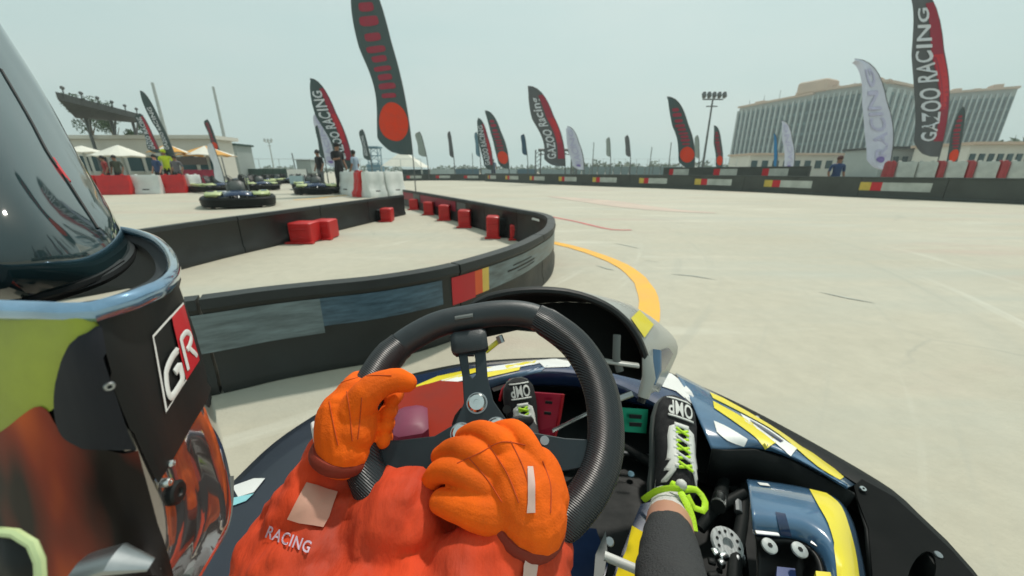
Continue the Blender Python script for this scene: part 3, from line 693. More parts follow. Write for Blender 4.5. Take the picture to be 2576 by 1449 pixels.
# ================================================================== HOTEL
def hotel():
    A = Yp(1862, 268, 150); zt = A.z
    def rp(x, y, z=zt):
        d = ray(x, y); k = (z-H)/d.z; return V((d.x*k, d.y*k, 0))
    P = [rp(1862, 268), rp(2050, 232), rp(2240, 206), rp(2375, 234), rp(2562, 220)]
    T = Thing('hotel', 'large pale slab hotel with teal window columns and apricot roof edge on the right', 'building', (P[0]+P[4])/2)
    def wing(a, b, nb, top, depth=16, dark=()):
        t = (b-a).normalized(); n = V((t.y, -t.x, 0))
        if n.dot(a) > 0: n = -n              # outward, towards the track
        c = (a+b)/2-n*depth/2; ang = math.atan2(t.y, t.x); Lw = (b-a).length
        g = MB(); g.box((c.x, c.y, top/2), (Lw, depth, top), rz=ang); T.part('wall', g, WALLG, smooth=False)
        fl = 3.0; nf = int((top-2)/fl)
        for k in range(nb):
            p = a.lerp(b, (k+.5)/nb); wb = Lw/nb
            g = MB(); g.box(p+n*.12+V((0, 0, top/2-.4)), (wb*.6, .22, top-3.2), rz=ang); wnd = T.part('window_strip', g, GLASS, smooth=False)
            q = a.lerp(b, k/nb); g = MB(); g.box(q+n*.35+V((0, 0, top/2-.5)), (wb*.28, .7, top-1), rz=ang); T.part('pilaster', g, PIL, smooth=False)
            g = MB()
            for f in range(1, nf+1): g.box(p+n*.26+V((0, 0, f*fl)), (wb*.6, .10, .7), rz=ang)
            T.part('spandrel', g, SPAN, wnd, smooth=False, stuff=True)
        g = MB(); g.box(c+n*.5+V((0, 0, top+.3)), (Lw+.3, depth+.8, .6), rz=ang); T.part('cornice', g, TERR, smooth=False)
        for s_, hh_ in ((.22, 1.0), (.5, .6), (.78, 1.3)):
            q = a.lerp(b, s_)-n*4; g = MB(); g.box(q+V((0, 0, top+.55+hh_/2)), (Lw*(.07+.05*hh_), 4, hh_), rz=ang); T.part('roof_house', g, TERR, smooth=False)
    wing(P[0], P[1], 14, zt-.6); wing(P[1], P[2], 13, zt); wing(P[2], P[3], 9, zt-.4); wing(P[3], P[4], 12, zt-.3)
    # stepped apricot head house over the joint of the wings
    q = P[1]; g = MB(); g.box((q.x+2, q.y+2, zt+1.6), (8, 7, 3.4), rz=-1.1, bev=.4); T.part('stair_tower', g, TERR, smooth=False)
    for k in range(8):
        q = P[0].lerp(P[2], (k+.4)/8)+V((3, 3, 0)); g = MB(); g.tube([q+V((0, 0, zt)), q+V((0, 0, zt+2.2+(k % 3)*.8))], .08, 5); T.part('aerial', g, POLE)
    # low podium
    a, b = rp(1900, 380, 6.0), None
    for x0, x1, Y, h, m in ((1880, 2200, 66, 3.4, WALLW), (2210, 2480, 52, 3.6, WALLG), (2420, 2700, 44, 3.6, WALLW)):
        c = (at_y(x0, Y)+at_y(x1, Y))/2; wd = at_y(x1, Y).x-at_y(x0, Y).x
        B = Thing('low_building', {1880: 'low cream building in front of the left half of the hotel', 2210: 'low grey building behind the largest flag', 2420: 'low cream building at the right edge behind the tall barriers'}[x0], 'building', c)
        g = MB(); g.box((c.x, c.y+3, h/2), (wd, 6, h)); B.part('wall', g, m, smooth=False)
        g = MB(); g.box((c.x, c.y+2.8, h+.15), (wd+.6, 7, .3)); B.part('roof', g, ROOFD if x0 == 2210 else TERR, smooth=False)
        nw = 12
        for k in range(nw):
            g = MB(); g.box((c.x-wd/2+wd*(k+.5)/nw, c.y-.05, h*.55), (wd/nw*.55, .12, h*.38)); B.part('window', g, GLASS, smooth=False)
hotel()
# ================================================================== PADDOCK BUILDINGS, LEFT
Yb = 27
a, b = at_y(150, Yb), at_y(548, Yb); zt = Yp(300, 350, Yb).z
T = Thing('paddock_building', 'long white paddock building behind the parasols', 'building', (a+b)/2)
c = (a+b)/2
g = MB(); g.box((c.x-3, c.y+1, zt/2), ((b-a).length+6, 2, zt), bev=.02); T.part('wall', g, WALLW, smooth=False)
g = MB(); g.box((c.x-3, c.y+1, zt+.12), ((b-a).length+6.6, 2.6, .24)); T.part('roof', g, WALLW, smooth=False)
for k in range(9):
    x = a.x+(b.x-a.x)*(k+.5)/9
    g = MB(); g.box((x, Yb-.02, 1.3 if k % 3 else 1.1), (.9, .14, 1.0 if k % 3 else 2.1)); fo = T.part('window' if k % 3 else 'door', g, GLASS if k % 3 else WALLG, smooth=False)
    if k % 3: g = MB(); g.box((x, Yb-.08, .75), (1.05, .2, .06)); T.part('sill', g, WALLW, fo, smooth=False)
g = MB(); g.box(((at_y(455, Yb-1).x+at_y(532, Yb-1).x)/2, Yb-1, Yp(490, 405, Yb-1).z), (at_y(532, Yb-1).x-at_y(455, Yb-1).x, .15, .5)); sg_ = T.part('sign_board', g, mat('brown_board', (.07, .05, .04), .5))
# grandstand roof
def rz(x, y, z):
    d = ray(x, y); k = (z-H)/d.z; return V((d.x*k, d.y*k, z))
zr = 4.1
q = [rz(145, 250, zr), rz(364, 303, zr), rz(345, 309, zr), rz(190, 297, zr)]
T = Thing('canopy_roof', 'dark flat canopy roof with lamps sticking out over the paddock on the left', 'canopy', ((q[0]+q[1])/2).xy.to_3d())
g = MB(); g.prism(q, (0, 0, .34)); T.part('roof', g, ROOFD, smooth=False)
for k in range(6):
    p = q[0].lerp(q[1], (k+.4)/6); g = MB(); g.tube([p+V((0, 0, .2)), p+V((.05, 0, .55))], .03, 5); g.ball(p+V((.05, 0, .6)), .09, 8, 5); T.part('lamp', g, POLE)
for s_ in (.15, .55, .92):
    p = q[3].lerp(q[2], s_); g = MB(); g.tube([V((p.x, p.y, 0)), V((p.x, p.y, zr))], .09, 6); T.part('column', g, POLE)
    g = MB(); g.tube([V((p.x, p.y, zr-1)), V((p.x+.9, p.y-.6, zr-.1))], .05, 5); T.part('strut', g, POLE)
# container like grey block
Yc = 33; a, b = at_y(552, Yc), at_y(605, Yc); zt = Yp(590, 366, Yc).z; c = (a+b)/2
T = Thing('grey_block_house', 'grey boxy cabin with a flat cap, left of the parked karts', 'building', c)
g = MB(); g.box((c.x, c.y+1, zt/2), ((b-a).length, 2, zt)); T.part('wall', g, WALLG, smooth=False)
g = MB(); g.box((c.x, c.y+1, zt+.08), ((b-a).length+.3, 2.3, .16)); T.part('roof', g, TARP, smooth=False)
g = MB(); g.box((c.x+.2, c.y-.03, zt*.75), (.5, .1, .7)); T.part('window', g, GLASS, smooth=False)
g = MB(); g.box((c.x-.6, c.y-.03, .95), (.7, .1, 1.9)); T.part('door', g, POLE, smooth=False)
# parasols
def parasol(label, x, Y, ytop, yedge, halfpx, m, m2=None):
    B = at_y(x, Y); zt = Yp(x, ytop, Y).z; ze = Yp(x, yedge, Y).z; R = halfpx/FPX*Y
    T = Thing('parasol', label, 'parasol', B, 'large parasols in the paddock')
    g = MB(); g.tube([B, V((B.x, B.y, zt))], .05, 8); T.part('pole', g, POLEL)
    n = 8
    for k in range(n):
        a0, a1 = k*2*PI/n, (k+1)*2*PI/n; g = MB(); top = V((B.x, B.y, zt)); am = (a0+a1)/2
        p0 = V((B.x+R*math.cos(a0), B.y+R*math.sin(a0), ze)); p1 = V((B.x+R*math.cos(a1), B.y+R*math.sin(a1), ze)); pm = (p0+p1)/2+V((0, 0, .04))
        vs = [top, p0, pm, p1]; g.add(vs+[v-V((0, 0, .03)) for v in vs], [(0, 1, 2), (0, 2, 3), (4, 6, 5), (4, 7, 6), (1, 5, 6, 2), (2, 6, 7, 3), (3, 7, 4, 0), (0, 4, 5, 1)])
        o = T.part('canopy_panel', g, m2 if (m2 and k % 2) else m, smooth=False)
    g = MB(); g.lathe(B, (0, 0, 1), [(.35, 0), (.35, .06), (.08, .1)], 12); T.part('base', g, POLE)
parasol('left wide white parasol in front of the paddock building', 225, 19, 366, 384, 42, CANV)
parasol('wide white parasol just left of the lime capped spectator', 315, 18, 364, 394, 55, CANV)
parasol('white and ochre parasol above the lime capped spectator', 438, 19, 362, 384, 40, CANV, CANVO)
parasol('wide white and ochre parasol over the brown sign board', 530, 21, 366, 392, 60, CANV, CANVO)
# trees behind the canopy
def tree(label, x, Y, ytop, wpx, seed, n=1500):
    B = at_y(x, Y); zt = Yp(x, ytop, Y).z; R = wpx/2/FPX*Y; rnd = random.Random(seed)
    T = Thing('tree', label, 'tree', B, 'trees behind the paddock')
    g = MB(); g.tube([B, B+V((.1, 0, zt*.4)), B+V((-.05, 0, zt*.8))], [.16, .11, .04], 8); T.part('trunk', g, BARK)
    g = MB()
    for k in range(7):
        a = rnd.uniform(0, 2*PI); h = zt*rnd.uniform(.4, .7); e = B+V((math.cos(a)*R*.7, math.sin(a)*R*.7, h+zt*.22)); g.tube([B+V((0, 0, h)), e], [.06, .02], 5)
    T.part('limb', g, BARK)
    g = MB()
    for k in range(9):
        a = rnd.uniform(0, 2*PI); r = R*rnd.uniform(.2, .8); tuft_mass(g, B+V((math.cos(a)*r, math.sin(a)*r, zt*rnd.uniform(.66, .93))), R*.45, R*.45, zt*.10, n//9, .055+R*.03, seed+k)
    T.part('crown', g, LEAF, smooth=False, stuff=True)
tree('thin dark tree rising above the canopy roof', 262, 34, 238, 60, 5)
tree('small bushy tree at the right end of the canopy roof', 372, 30, 305, 42, 9)
tree('ragged tree between the canopy roof and the masts', 312, 36, 255, 40, 14, 1200)
# ================================================================== PARKED KARTS
def make_kart(name='parked_kart'):
    T = Thing(name, '', 'kart', (0, 0, 0), 'karts parked in the paddock'); W, Ln = .66, .92
    ring = [(-.30, Ln), (.30, Ln), (.52, Ln*.86), (.62, .55), (W, .3), (W, -.45), (.60, -.72), (.5, -Ln), (-.5, -Ln), (-.60, -.72), (-W, -.45), (-W, .3), (-.62, .55), (-.52, Ln*.86)]
    pts = [p for p in spline([V((x, y, .16)) for x, y in ring], .12, True)]
    g = MB(); rows = []
    m = len(pts)
    for i, p in enumerate(pts):
        t = (pts[(i+1) % m]-pts[i-1]).normalized(); n = V((t.y, -t.x, 0))
        rows.append([p+n*a+V((0, 0, z-.16)) for a, z in ((-.06, .04), (.04, .03), (.07, .08), (.06, .19), (.02, .235), (-.05, .24), (-.08, .2))])
    rows.append(rows[0]); g.loft(rows); T.part('bumper', g, BLACK)
    g = MB(); g.prism([(-.3, -.8, .05), (.3, -.8, .05), (.34, .8, .05), (-.34, .8, .05)], (0, 0, .02)); T.part('floor_tray', g, STEELD)
    g = MB(); g.loft([[V((-.34, .86, .25)), V((-.12, .88, .29)), V((.12, .88, .29)), V((.34, .86, .25))], [V((-.3, .62, .33)), V((-.12, .6, .38)), V((.12, .6, .38)), V((.3, .62, .33))], [V((-.26, .45, .30)), V((-.1, .42, .34)), V((.1, .42, .34)), V((.26, .45, .30))]], closed=False)
    o = T.part('nose_panel', g, NAVY); solidify(o, .012)
    for s_ in (-1, 1):
        g = MB(); g.loft([[V((s_*.30, .88, .30)), V((s_*.58, .72, .30))], [V((s_*.28, .50, .36)), V((s_*.62, .45, .33))]], closed=False); o = T.part('nose_wing', g, LIMEP); solidify(o, .012)
        g = MB(); g.box((s_*.52, -.12, .28), (.24, .80, .12), bev=.03); T.part('side_pod', g, LIMEP)
        g = MB(); g.box((s_*.52, .0, .345), (.12, .34, .015)); T.part('pod_sticker', g, BLUE)
        for y, r, ww in ((.55, .125, .11), (-.62, .14, .19)):
            g = MB(); g.lathe((s_*(.50-ww/2), y, r), (1, 0, 0), [(r*.55, 0), (r*.92, 0), (r, .02), (r, ww-.02), (r*.92, ww), (r*.55, ww)], 18); wh = T.part('wheel', g, RUBBER)
            g = MB(); g.lathe((s_*(.50-ww/2)-.002, y, r), (1, 0, 0), [(.03, 0), (r*.56, .005), (r*.56, ww), (.03, ww+.004)], 14); T.part('rim', g, STEELD, wh)
    g = MB()
    seat = [(-.17, -.42, .62), (-.18, -.34, .40), (-.17, -.22, .18), (-.16, -.02, .12), (-.13, .10, .20)]
    g.loft([[V((x*1.0, y, z+.04)), V((x*.6, y-.02, z-.02)), V((0, y-.03, z-.03)), V((-x*.6, y-.02, z-.02)), V((-x, y, z+.04))] for x, y, z in seat], closed=False)
    o = T.part('seat', g, MATTE); solidify(o, .012)
    g = MB(); g.tube([V((0, .42, .2)), V((0, .12, .50))], .012, 8); T.part('steering_column', g, STEELD)
    g = MB(); g.tube([V((.14*math.cos(a*PI/10), .12+.10*math.sin(a*PI/10), .50+.10*math.sin(a*PI/10))) for a in range(20)], .014, 8, closed=True); T.part('steering_wheel', g, MATTE)
    g = MB(); g.loft([[V((x*.17, .42+.03*(1-x*x), .30)), V((x*.15, .36+.03*(1-x*x), .60-.05*x*x))] for x in (-1, -.5, 0, .5, 1)], closed=False); o = T.part('steering_fairing', g, GREYP); solidify(o, .01)
    g = MB(); g.box((.34, -.36, .24), (.2, .26, .2), bev=.02); T.part('engine', g, STEELD)
    g = MB(); g.tube([V((-.62, -.86, .2)), V((-.5, -.97, .24)), V((.5, -.97, .24)), V((.62, -.86, .2))], .035, 8); T.part('rear_bumper', g, BLACK)
    g = MB(); g.tube([V((-.22, -.5, .2)), V((-.2, -.55, .55)), V((0, -.57, .6)), V((.2, -.55, .55)), V((.22, -.5, .2))], .018, 8); T.part('roll_hoop', g, POLE)
    return T
kp = make_kart()
kinfo = [(607, 517, 214, .98, 'nearest parked kart, dark with lime and blue panels, on the open concrete'), (545, 483, 240, 1.0, 'parked kart turned sideways behind the nearest one'), (801, 487, 206, 1.05, 'parked kart at the feet of the man in black'),
         (782, 476, 212, 1.0, 'parked kart tucked behind the one at the feet of the man in black'), (650, 478, 232, 1.0, 'parked kart just behind the nearest one to its right'), (590, 472, 150, 1, 'parked kart between the furled white flag and the grey cabin'),
         (655, 468, 170, 1, 'small distant kart in the middle of the back row'), (708, 461, 185, 1, 'small distant kart in front of the low white board'), (745, 461, 175, 1, 'small distant kart at the right end of the back row'),
         (620, 462, 160, 1, 'small distant kart at the left end of the back row'), (680, 463, 190, 1, 'small distant kart left of the low white board'), (528, 472, 205, 1, 'kart behind the sideways one, next to the white barrier')]
for k, (x, y, rot, s_, lab) in enumerate(kinfo):
    p = Zp(x, y, 0)
    if k == 0: kp.o.location = p; kp.o.rotation_euler = (0, 0, math.radians(rot)); kp.o['label'] = lab; first = kp.o
    else: dup(kp.o, p, math.radians(rot), lab, scale=s_)
# ================================================================== PEOPLE IN THE DISTANCE
def skin_mesh(name, verts, edges, radii, root=0, sub=2):
    me = bpy.data.meshes.new(name); me.from_pydata([tuple(v) for v in verts], edges, [])
    o = bpy.data.objects.new(name, me); COL.objects.link(o)
    bm = bmesh.new(); bm.from_mesh(me); bm.verts.layers.skin.verify(); bm.to_mesh(me); bm.free()
    sm = o.modifiers.new('skin', 'SKIN'); sm.use_smooth_shade = True
    sv = me.skin_vertices[0].data
    for i, r in enumerate(radii):
        rr = r if isinstance(r, (tuple, list)) else (r, r); sv[i].radius = rr; sv[i].use_root = (i == root)
    md = o.modifiers.new('sub', 'SUBSURF'); md.levels = sub; md.render_levels = sub
    dg = bpy.context.evaluated_depsgraph_get(); dg.update()
    e = o.evaluated_get(dg); nm = bpy.data.meshes.new_from_object(e); nm.name = name
    bpy.data.objects.remove(o); bpy.data.meshes.remove(me)
    nm.polygons.foreach_set('use_smooth', [True]*len(nm.polygons))
    nm.materials.clear()
    return nm
def person(label, loc, h, face, top, legs, hair, pose='stand', cap=None, skin=SKIND, arm=None, group=None):
    s = h/1.75; T = Thing('person', label, 'person', loc, group); T.o.rotation_euler = (0, 0, face)   # faces local +Y
    sit = pose == 'sit'; dz = -.40 if sit else 0
    pel = V((0, 0, .93+dz)); ch = V((0, .02, 1.22+dz)); nk = V((0, .02, 1.47+dz)); hd = V((0, .04, 1.57+dz)); ht = V((0, .04, 1.66+dz))
    vs = [pel, V((0, .01, 1.08+dz)), ch, V((0, .01, 1.38+dz)), nk, hd, ht]; ed = [(0, 1), (1, 2), (2, 3), (3, 4), (4, 5), (5, 6)]
    rd = [(.16, .11), (.14, .10), (.16, .11), (.13, .09), (.055, .055), (.085, .10), (.075, .09)]
    for sx in (-1, 1):
        i = len(vs)
        if sit: leg = [V((sx*.10, 0, .88+dz)), V((sx*.16, .40, .92+dz)), V((sx*.16, .45, .10)), V((sx*.17, .60, .05))]
        else: leg = [V((sx*.10, 0, .86)), V((sx*.12, .02, .50)), V((sx*.13, -.02, .10)), V((sx*.14, .13, .045))]
        vs += leg; ed += [(0, i), (i, i+1), (i+1, i+2), (i+2, i+3)]; rd += [.095, .062, .045, .04]
        i = len(vs)
        if arm == 'cross': a = [V((sx*.20, .01, 1.40+dz)), V((sx*.27, .03, 1.15+dz)), V((sx*.05, .24, 1.13+dz)), V((-sx*.06, .22, 1.14+dz))]
        elif arm == 'front' and sx == 1: a = [V((sx*.20, .01, 1.40+dz)), V((sx*.27, .08, 1.16+dz)), V((sx*.24, .34, 1.18+dz)), V((sx*.22, .42, 1.20+dz))]
        else: a = [V((sx*.20, .01, 1.40+dz)), V((sx*.25, -.02, 1.13+dz)), V((sx*.24, .10, .90+dz)), V((sx*.23, .13, .82+dz))]
        vs += a; ed += [(3, i), (i, i+1), (i+1, i+2), (i+2, i+3)]; rd += [.058, .044, .032, .035]
    nm = skin_mesh('body', [v*s for v in vs], ed, [(r[0]*s, r[1]*s) if isinstance(r, tuple) else r*s for r in rd], 0, 1)
    for m in (skin, top, legs): nm.materials.append(m)
    for p in nm.polygons:
        c = p.center/s
        if c.z > 1.455+dz: k = 0
        elif c.z > .90+dz and not (sit and c.y > .15 and c.z < .98+dz):
            k = 1
            if abs(c.x) > .19 and c.z < 1.16+dz: k = 0
            if arm in ('cross', 'front') and c.y > .14 and c.z < 1.24+dz and c.z > 1.0+dz: k = 0
        else: k = 2 if c.z > .09 else 2
        if abs(c.x) > .19 and c.z < 1.1+dz and c.z > .75+dz and not sit: k = 0
        p.material_index = k
    b = link('body', nm, None, T.o)
    hc = (hd+ht)/2*s
    g = MB(); g.ball(hc+V((0, -.015*s, .025*s)), (.092*s, .105*s, .105*s), 12, 8)
    g.v = [v for v in g.v]; o = link('hair' if not cap else 'cap', g.mesh('hair'), cap or hair, T.o)
    if cap: g = MB(); g.box(hc+V((0, .13*s, .04*s)), (.15*s, .12*s, .015*s), bev=.004); link('cap_peak', g.mesh('cap_peak'), cap, T.o)
    g = MB()
    for sx in (-1, 1): g.ball(hc+V((sx*.032*s, .098*s, .0)), .010*s, 8, 5)
    link('eyes', g.mesh('eyes'), MATTE, T.o)
    g = MB(); g.ball(hc+V((0, .108*s, -.025*s)), (.014*s, .02*s, .02*s), 8, 5); link('nose', g.mesh('nose'), skin, T.o)
    return T
HAIR = mat('dark_hair', (.012, .010, .009), .6)
BK = mat('black_shirt', (.014, .015, .018), .9, var=.2); BK2 = mat('black_trousers', (.012, .013, .015), .9, var=.2)
person('man in black shirt and black cap with folded bare arms, beside the white barriers', at_y(853, Zp(850, 487).y), 1.80, math.radians(-118), BK, BK2, HAIR, cap=BK, arm='front')
person('man in black T-shirt standing left of the one in the black cap', at_y(806, Zp(806, 484).y+1.2), 1.66, math.radians(150), BK, mat('grey_trousers', (.12, .13, .14), .9), HAIR)
person('person in blue and white shirt half hidden behind the flag by the man in black', at_y(895, 15.6), 1.62, math.radians(80), mat('pale_blue_shirt', (.30, .38, .48), .9), REDD, HAIR, skin=SKIND)
person('person in dark blue with white sleeves standing in the far corner of the track', at_y(1241, Zp(1241, 452).y+1), 1.95, math.radians(180), DENIM, mat('navy_trousers', (.02, .03, .07), .9), HAIR)
person('marshal in dark blue crouching behind the long far barrier', at_y(2105, 14.6), 1.78, math.radians(170), DENIM, DENIM, mat('reddish_hair', (.09, .035, .03), .7), pose='sit')
LIMEC = mat('lime_fabric', (.60, .72, .03), .8)
YP_ = YA+2.4
person('spectator in a lime yellow cap and top behind the red water-filled barrier', at_y(424, YP_+.6), 1.72, math.radians(200), LIMEC, BK2, HAIR, cap=LIMEC)
person('spectator in blue behind the white water-filled barrier', at_y(398, YP_+.2), 1.50, math.radians(170), DENIM, BK2, HAIR, skin=SKIN)
person('spectator in grey right of the lime capped one', at_y(447, YP_), 1.45, math.radians(190), mat('grey_shirt', (.12, .12, .13), .9), BK2, HAIR)
person('spectator in red and black left of the two seen past the visor', at_y(268, YP_-.4), 1.42, math.radians(150), mat('red_shirt', (.25, .03, .03), .9), BK2, HAIR)
person('spectator in olive, right of the two seen past the visor', at_y(297, YP_-.2), 1.45, math.radians(190), mat('olive_shirt', (.06, .07, .05), .9), BK2, HAIR)
panel_row('counter_board', 'crimson counter front under the brown sign board', 'counter', 452, 535, 18.5, .02, .86, mat('crimson_board', (.32, .015, .05), .5, var=.4), 3)
# ================================================================== HAZE
g = MB(); g.box((0, 95, 19), (520, 260, 42)); hz = link('haze', g.mesh('haze', smooth=False), None); hz['kind'] = 'stuff'
hm = bpy.data.materials.new('thin_haze'); hm.use_nodes = True; hm.node_tree.nodes.clear()
_o = hm.node_tree.nodes.new('ShaderNodeOutputMaterial'); _v = hm.node_tree.nodes.new('ShaderNodeVolumePrincipled')
_v.inputs['Color'].default_value = (.86, .93, .92, 1); _v.inputs['Density'].default_value = .0014; _v.inputs['Anisotropy'].default_value = .3
hm.node_tree.links.new(_v.outputs[0], _o.inputs['Volume']); hz.data.materials.append(hm)
# ================================================================== THE KART BEING DRIVEN
from mathutils.geometry import tessellate_polygon
KT = Thing('racing_kart', 'kart in the foreground with navy, yellow and white bodywork and black wrap-round bumper', 'kart', (0, .5, 0))
def slab(px, z, th, hole=None):
    """flat piece at height z; outline (and hole) given as lines of sight"""
    g = MB(); loops = [[Zp(x, y, z) for x, y in px]]
    if hole: loops.append([Zp(x, y, z) for x, y in hole])
    flat = [p for l in loops for p in l]; tri = tessellate_polygon(loops); n = len(flat)
    g.add(flat+[p-V((0, 0, th)) for p in flat], [tuple(t) for t in tri]+[tuple(i+n for i in t) for t in tri])
    o = 0
    for l in loops:
        k = len(l); g.f += [(o+i, o+(i+1) % k, n+o+(i+1) % k, n+o+i) for i in range(k)]; o += k
    return g
# floor
g = MB(); g.prism([(-.46, .02, .045), (.62, .02, .045), (.66, .85, .045), (.45, 1.12, .045), (-.18, 1.14, .045), (-.46, .9, .045)], (0, 0, .012)); KT.part('floor_tray', g, BLACK)
# outer bumper
OUT = [(200, 1620), (330, 1470), (470, 1320), (580, 1212), (690, 1108), (800, 1035), (900, 985), (1030, 940), (1200, 908), (1400, 898), (1560, 903), (1650, 922), (1735, 957), (1850, 1008), (1972, 1070), (2126, 1155), (2259, 1236), (2331, 1300), (2408, 1372), (2478, 1449), (2560, 1560), (2640, 1700)]
op = spline([Zp(x, y, .15) for x, y in OUT], .03)
def ring(off_z, i0=0, i1=None):
    rows = []
    for p, n in frames(op)[i0:i1]:
        n = -n if n.dot(p-V((.05, .5, p.z))) < 0 else n
        rows.append([V((p.x, p.y, 0))+n*a+V((0, 0, z)) for a, z in off_z])
    return rows
g = MB(); g.loft(ring([(-.06, .035), (-.018, .05), (0, .10), (-.003, .14), (-.018, .158), (-.045, .165), (-.075, .16), (-.085, .12)]), closed=True, caps=True)
KT.part('bumper', g, BLACK)
def irow(px, z): return [Zp(x, y, z) for x, y in px]
def lofted(name, rows, m, n=4, sol=.006, parent=None, label=None):
    """rows of equal length, splined along both directions"""
    R1 = [spline(r, 1e9) for r in rows]; cols = list(zip(*R1)); g = MB()
    def sm(c, k):
        c = list(c); out_ = []
        for i in range(len(c)-1):
            a, b, d, e = c[max(i-1, 0)], c[i], c[i+1], c[min(i+2, len(c)-1)]
            for j in range(k):
                t = j/k; out_.append(.5*((2*b)+(d-a)*t+(2*a-5*b+4*d-e)*t*t+(3*b-a-3*d+e)*t**3))
        return out_+[c[-1]]
    A = [sm(r, n) for r in rows]; B = list(zip(*[sm(c, n) for c in zip(*A)]))
    g.loft([list(r) for r in B], closed=False)
    o = KT.part(name, g, m, parent=parent, label=label) if sol is not None else None
    if o and sol: solidify(o, sol)
    return B, o
# nose: from the bumper up over a crest and down into the footwell
N0 = irow([(800, 1040), (900, 990), (1030, 946), (1200, 914), (1330, 904), (1450, 902), (1560, 908), (1650, 928), (1740, 960)], .16)
N1 = irow([(880, 1050), (960, 1005), (1060, 965), (1200, 930), (1330, 912), (1450, 914), (1560, 930), (1650, 960), (1730, 1010)], .215)
N2 = irow([(960, 1085), (1020, 1035), (1100, 990), (1220, 958), (1340, 935), (1450, 940), (1550, 965), (1640, 1010), (1720, 1050)], .22)
N3 = irow([(1010, 1100), (1060, 1050), (1130, 1015), (1240, 985), (1340, 972), (1450, 975), (1540, 1000), (1630, 1030), (1718, 1060)], .17)
NB, _ = lofted('nose_panel', [N0, N1, N2, N3], NAVY)
def on_nose(px, z, m, name='print', dz=.0):
    g = slab(px, z+dz, .002); return KT.part(name, g, m, smooth=False)
def drape(px, surf_z, m, name, parent=None):
    """flat print following a surface given by a height function"""
    pts = []
    for x, y in px:
        z = .2
        for _ in range(5): z = surf_z(Zp(x, y, z))
        pts.append(Zp(x, y, z+.003))
    g = MB(); g.add(pts, [tuple(range(len(pts)))]); o = KT.part(name, g, m, parent=parent, smooth=False); solidify(o, .0015); return o
from mathutils.bvhtree import BVHTree
def bvh_of(obs):
    vs = []; fs = []
    for g in obs:
        o = len(vs); vs += [tuple(v) for v in g.v]; fs += [tuple(i+o for i in f) for f in g.f]
    return BVHTree.FromPolygons(vs, fs)
def decal(px, tree, m, name, parent, T=None, lift=.0022, sub=3):
    """print laid on a curved panel: outline subdivided, each point dropped on to the panel"""
    o2 = []
    for i in range(len(px)):
        a, b = V((*px[i], 0)), V((*px[(i+1) % len(px)], 0))
        for j in range(sub): o2.append(a.lerp(b, j/sub))
    c = sum(o2, V((0, 0, 0)))/len(o2)
    allp = o2+[c.lerp(p, .5) for p in o2]+[c]
    out_ = []
    last = None
    for p in allp:
        d = ray(p.x, p.y).normalized(); h = tree.ray_cast(CAM, d)
        if h[0] is None:
            out_.append(None); continue
        nn = h[1] if h[1].dot(d) < 0 else -h[1]
        out_.append(h[0]+nn*lift); last = (h[0]-CAM).length
    for i, p in enumerate(allp):
        if out_[i] is None:
            near = min((q for q in range(len(allp)) if out_[q] is not None), key=lambda q: (allp[q]-p).length, default=None)
            if near is None: return None
            out_[i] = CAM+ray(p.x, p.y).normalized()*(out_[near]-CAM).length
    n = len(o2); g = MB(); fs = [(i, (i+1) % n, n+(i+1) % n, n+i) for i in range(n)]+[(n+i, n+(i+1) % n, 2*n) for i in range(n)]
    g.add(out_, fs); return (T or KT).part(name, g, m, parent=parent)
g = MB(); g.loft([list(r) for r in NB], closed=False); NT = bvh_of([g]); npar = _
for px, m in (([(1040, 974), (1100, 948), (1200, 927), (1240, 925), (1130, 958), (1045, 985)], YEL),
              ([(1225, 938), (1310, 922), (1306, 932), (1225, 950)], YEL), ([(1225, 925), (1330, 910), (1400, 903), (1345, 918), (1275, 930), (1225, 937)], WHITE), ([(1270, 921), (1350, 907), (1345, 914), (1275, 929)], YEL),
              ([(1110, 958), (1165, 942), (1170, 958), (1115, 968)], WHITE), ([(1085, 965), (1112, 957), (1117, 968), (1080, 976)], PURPLE),
              ([(1236, 975), (1300, 955), (1310, 960), (1242, 985)], WHITE), ([(1225, 957), (1330, 932), (1385, 915), (1360, 935), (1300, 950), (1230, 975)], SLATE),
              ([(1355, 912), (1400, 904), (1440, 912), (1432, 924), (1370, 926)], WHITE), ([(1645, 932), (1690, 940), (1740, 985), (1765, 1040), (1700, 985), (1640, 965)], WHITE)):  # first white patch is the glossy nose's highlight, painted on
    decal(px, NT, m, 'print', npar)
def strip_decal(A, B, tree, m, parent, k=14, lift=.0025):
    def rs(px):
        return [(q.x, q.y) for q in resamp(spline([V((x, y, 0)) for x, y in px], 4), k)]
    def hit(x, y):
        d = ray(x, y).normalized(); h = tree.ray_cast(CAM, d)
        if h[0] is None: return None
        return h[0]+(h[1] if h[1].dot(d) < 0 else -h[1])*lift
    rows = []
    for a_, b_ in zip(rs(A), rs(B)):
        r = [hit(a_[0]+(b_[0]-a_[0])*j/5, a_[1]+(b_[1]-a_[1])*j/5) for j in range(6)]
        ok = [q for q in r if q is not None]
        if not ok: continue
        f_ = [i for i in range(6) if r[i] is not None]
        rows.append([r[min(f_, key=lambda i: abs(i-j))] for j in range(6)])
    g = MB(); g.loft(rows, closed=False); return KT.part('print', g, m, parent=parent)
def resamp(pts, n):
    L_ = [0]
    for a, b in zip(pts, pts[1:]): L_.append(L_[-1]+(b-a).length)
    o = []
    for k in range(n):
        d = L_[-1]*k/(n-1); i = max(j for j in range(len(L_)) if L_[j] <= d+1e-9); i = min(i, len(pts)-2)
        o.append(pts[i].lerp(pts[i+1], (d-L_[i])/max(1e-9, L_[i+1]-L_[i])))
    return o
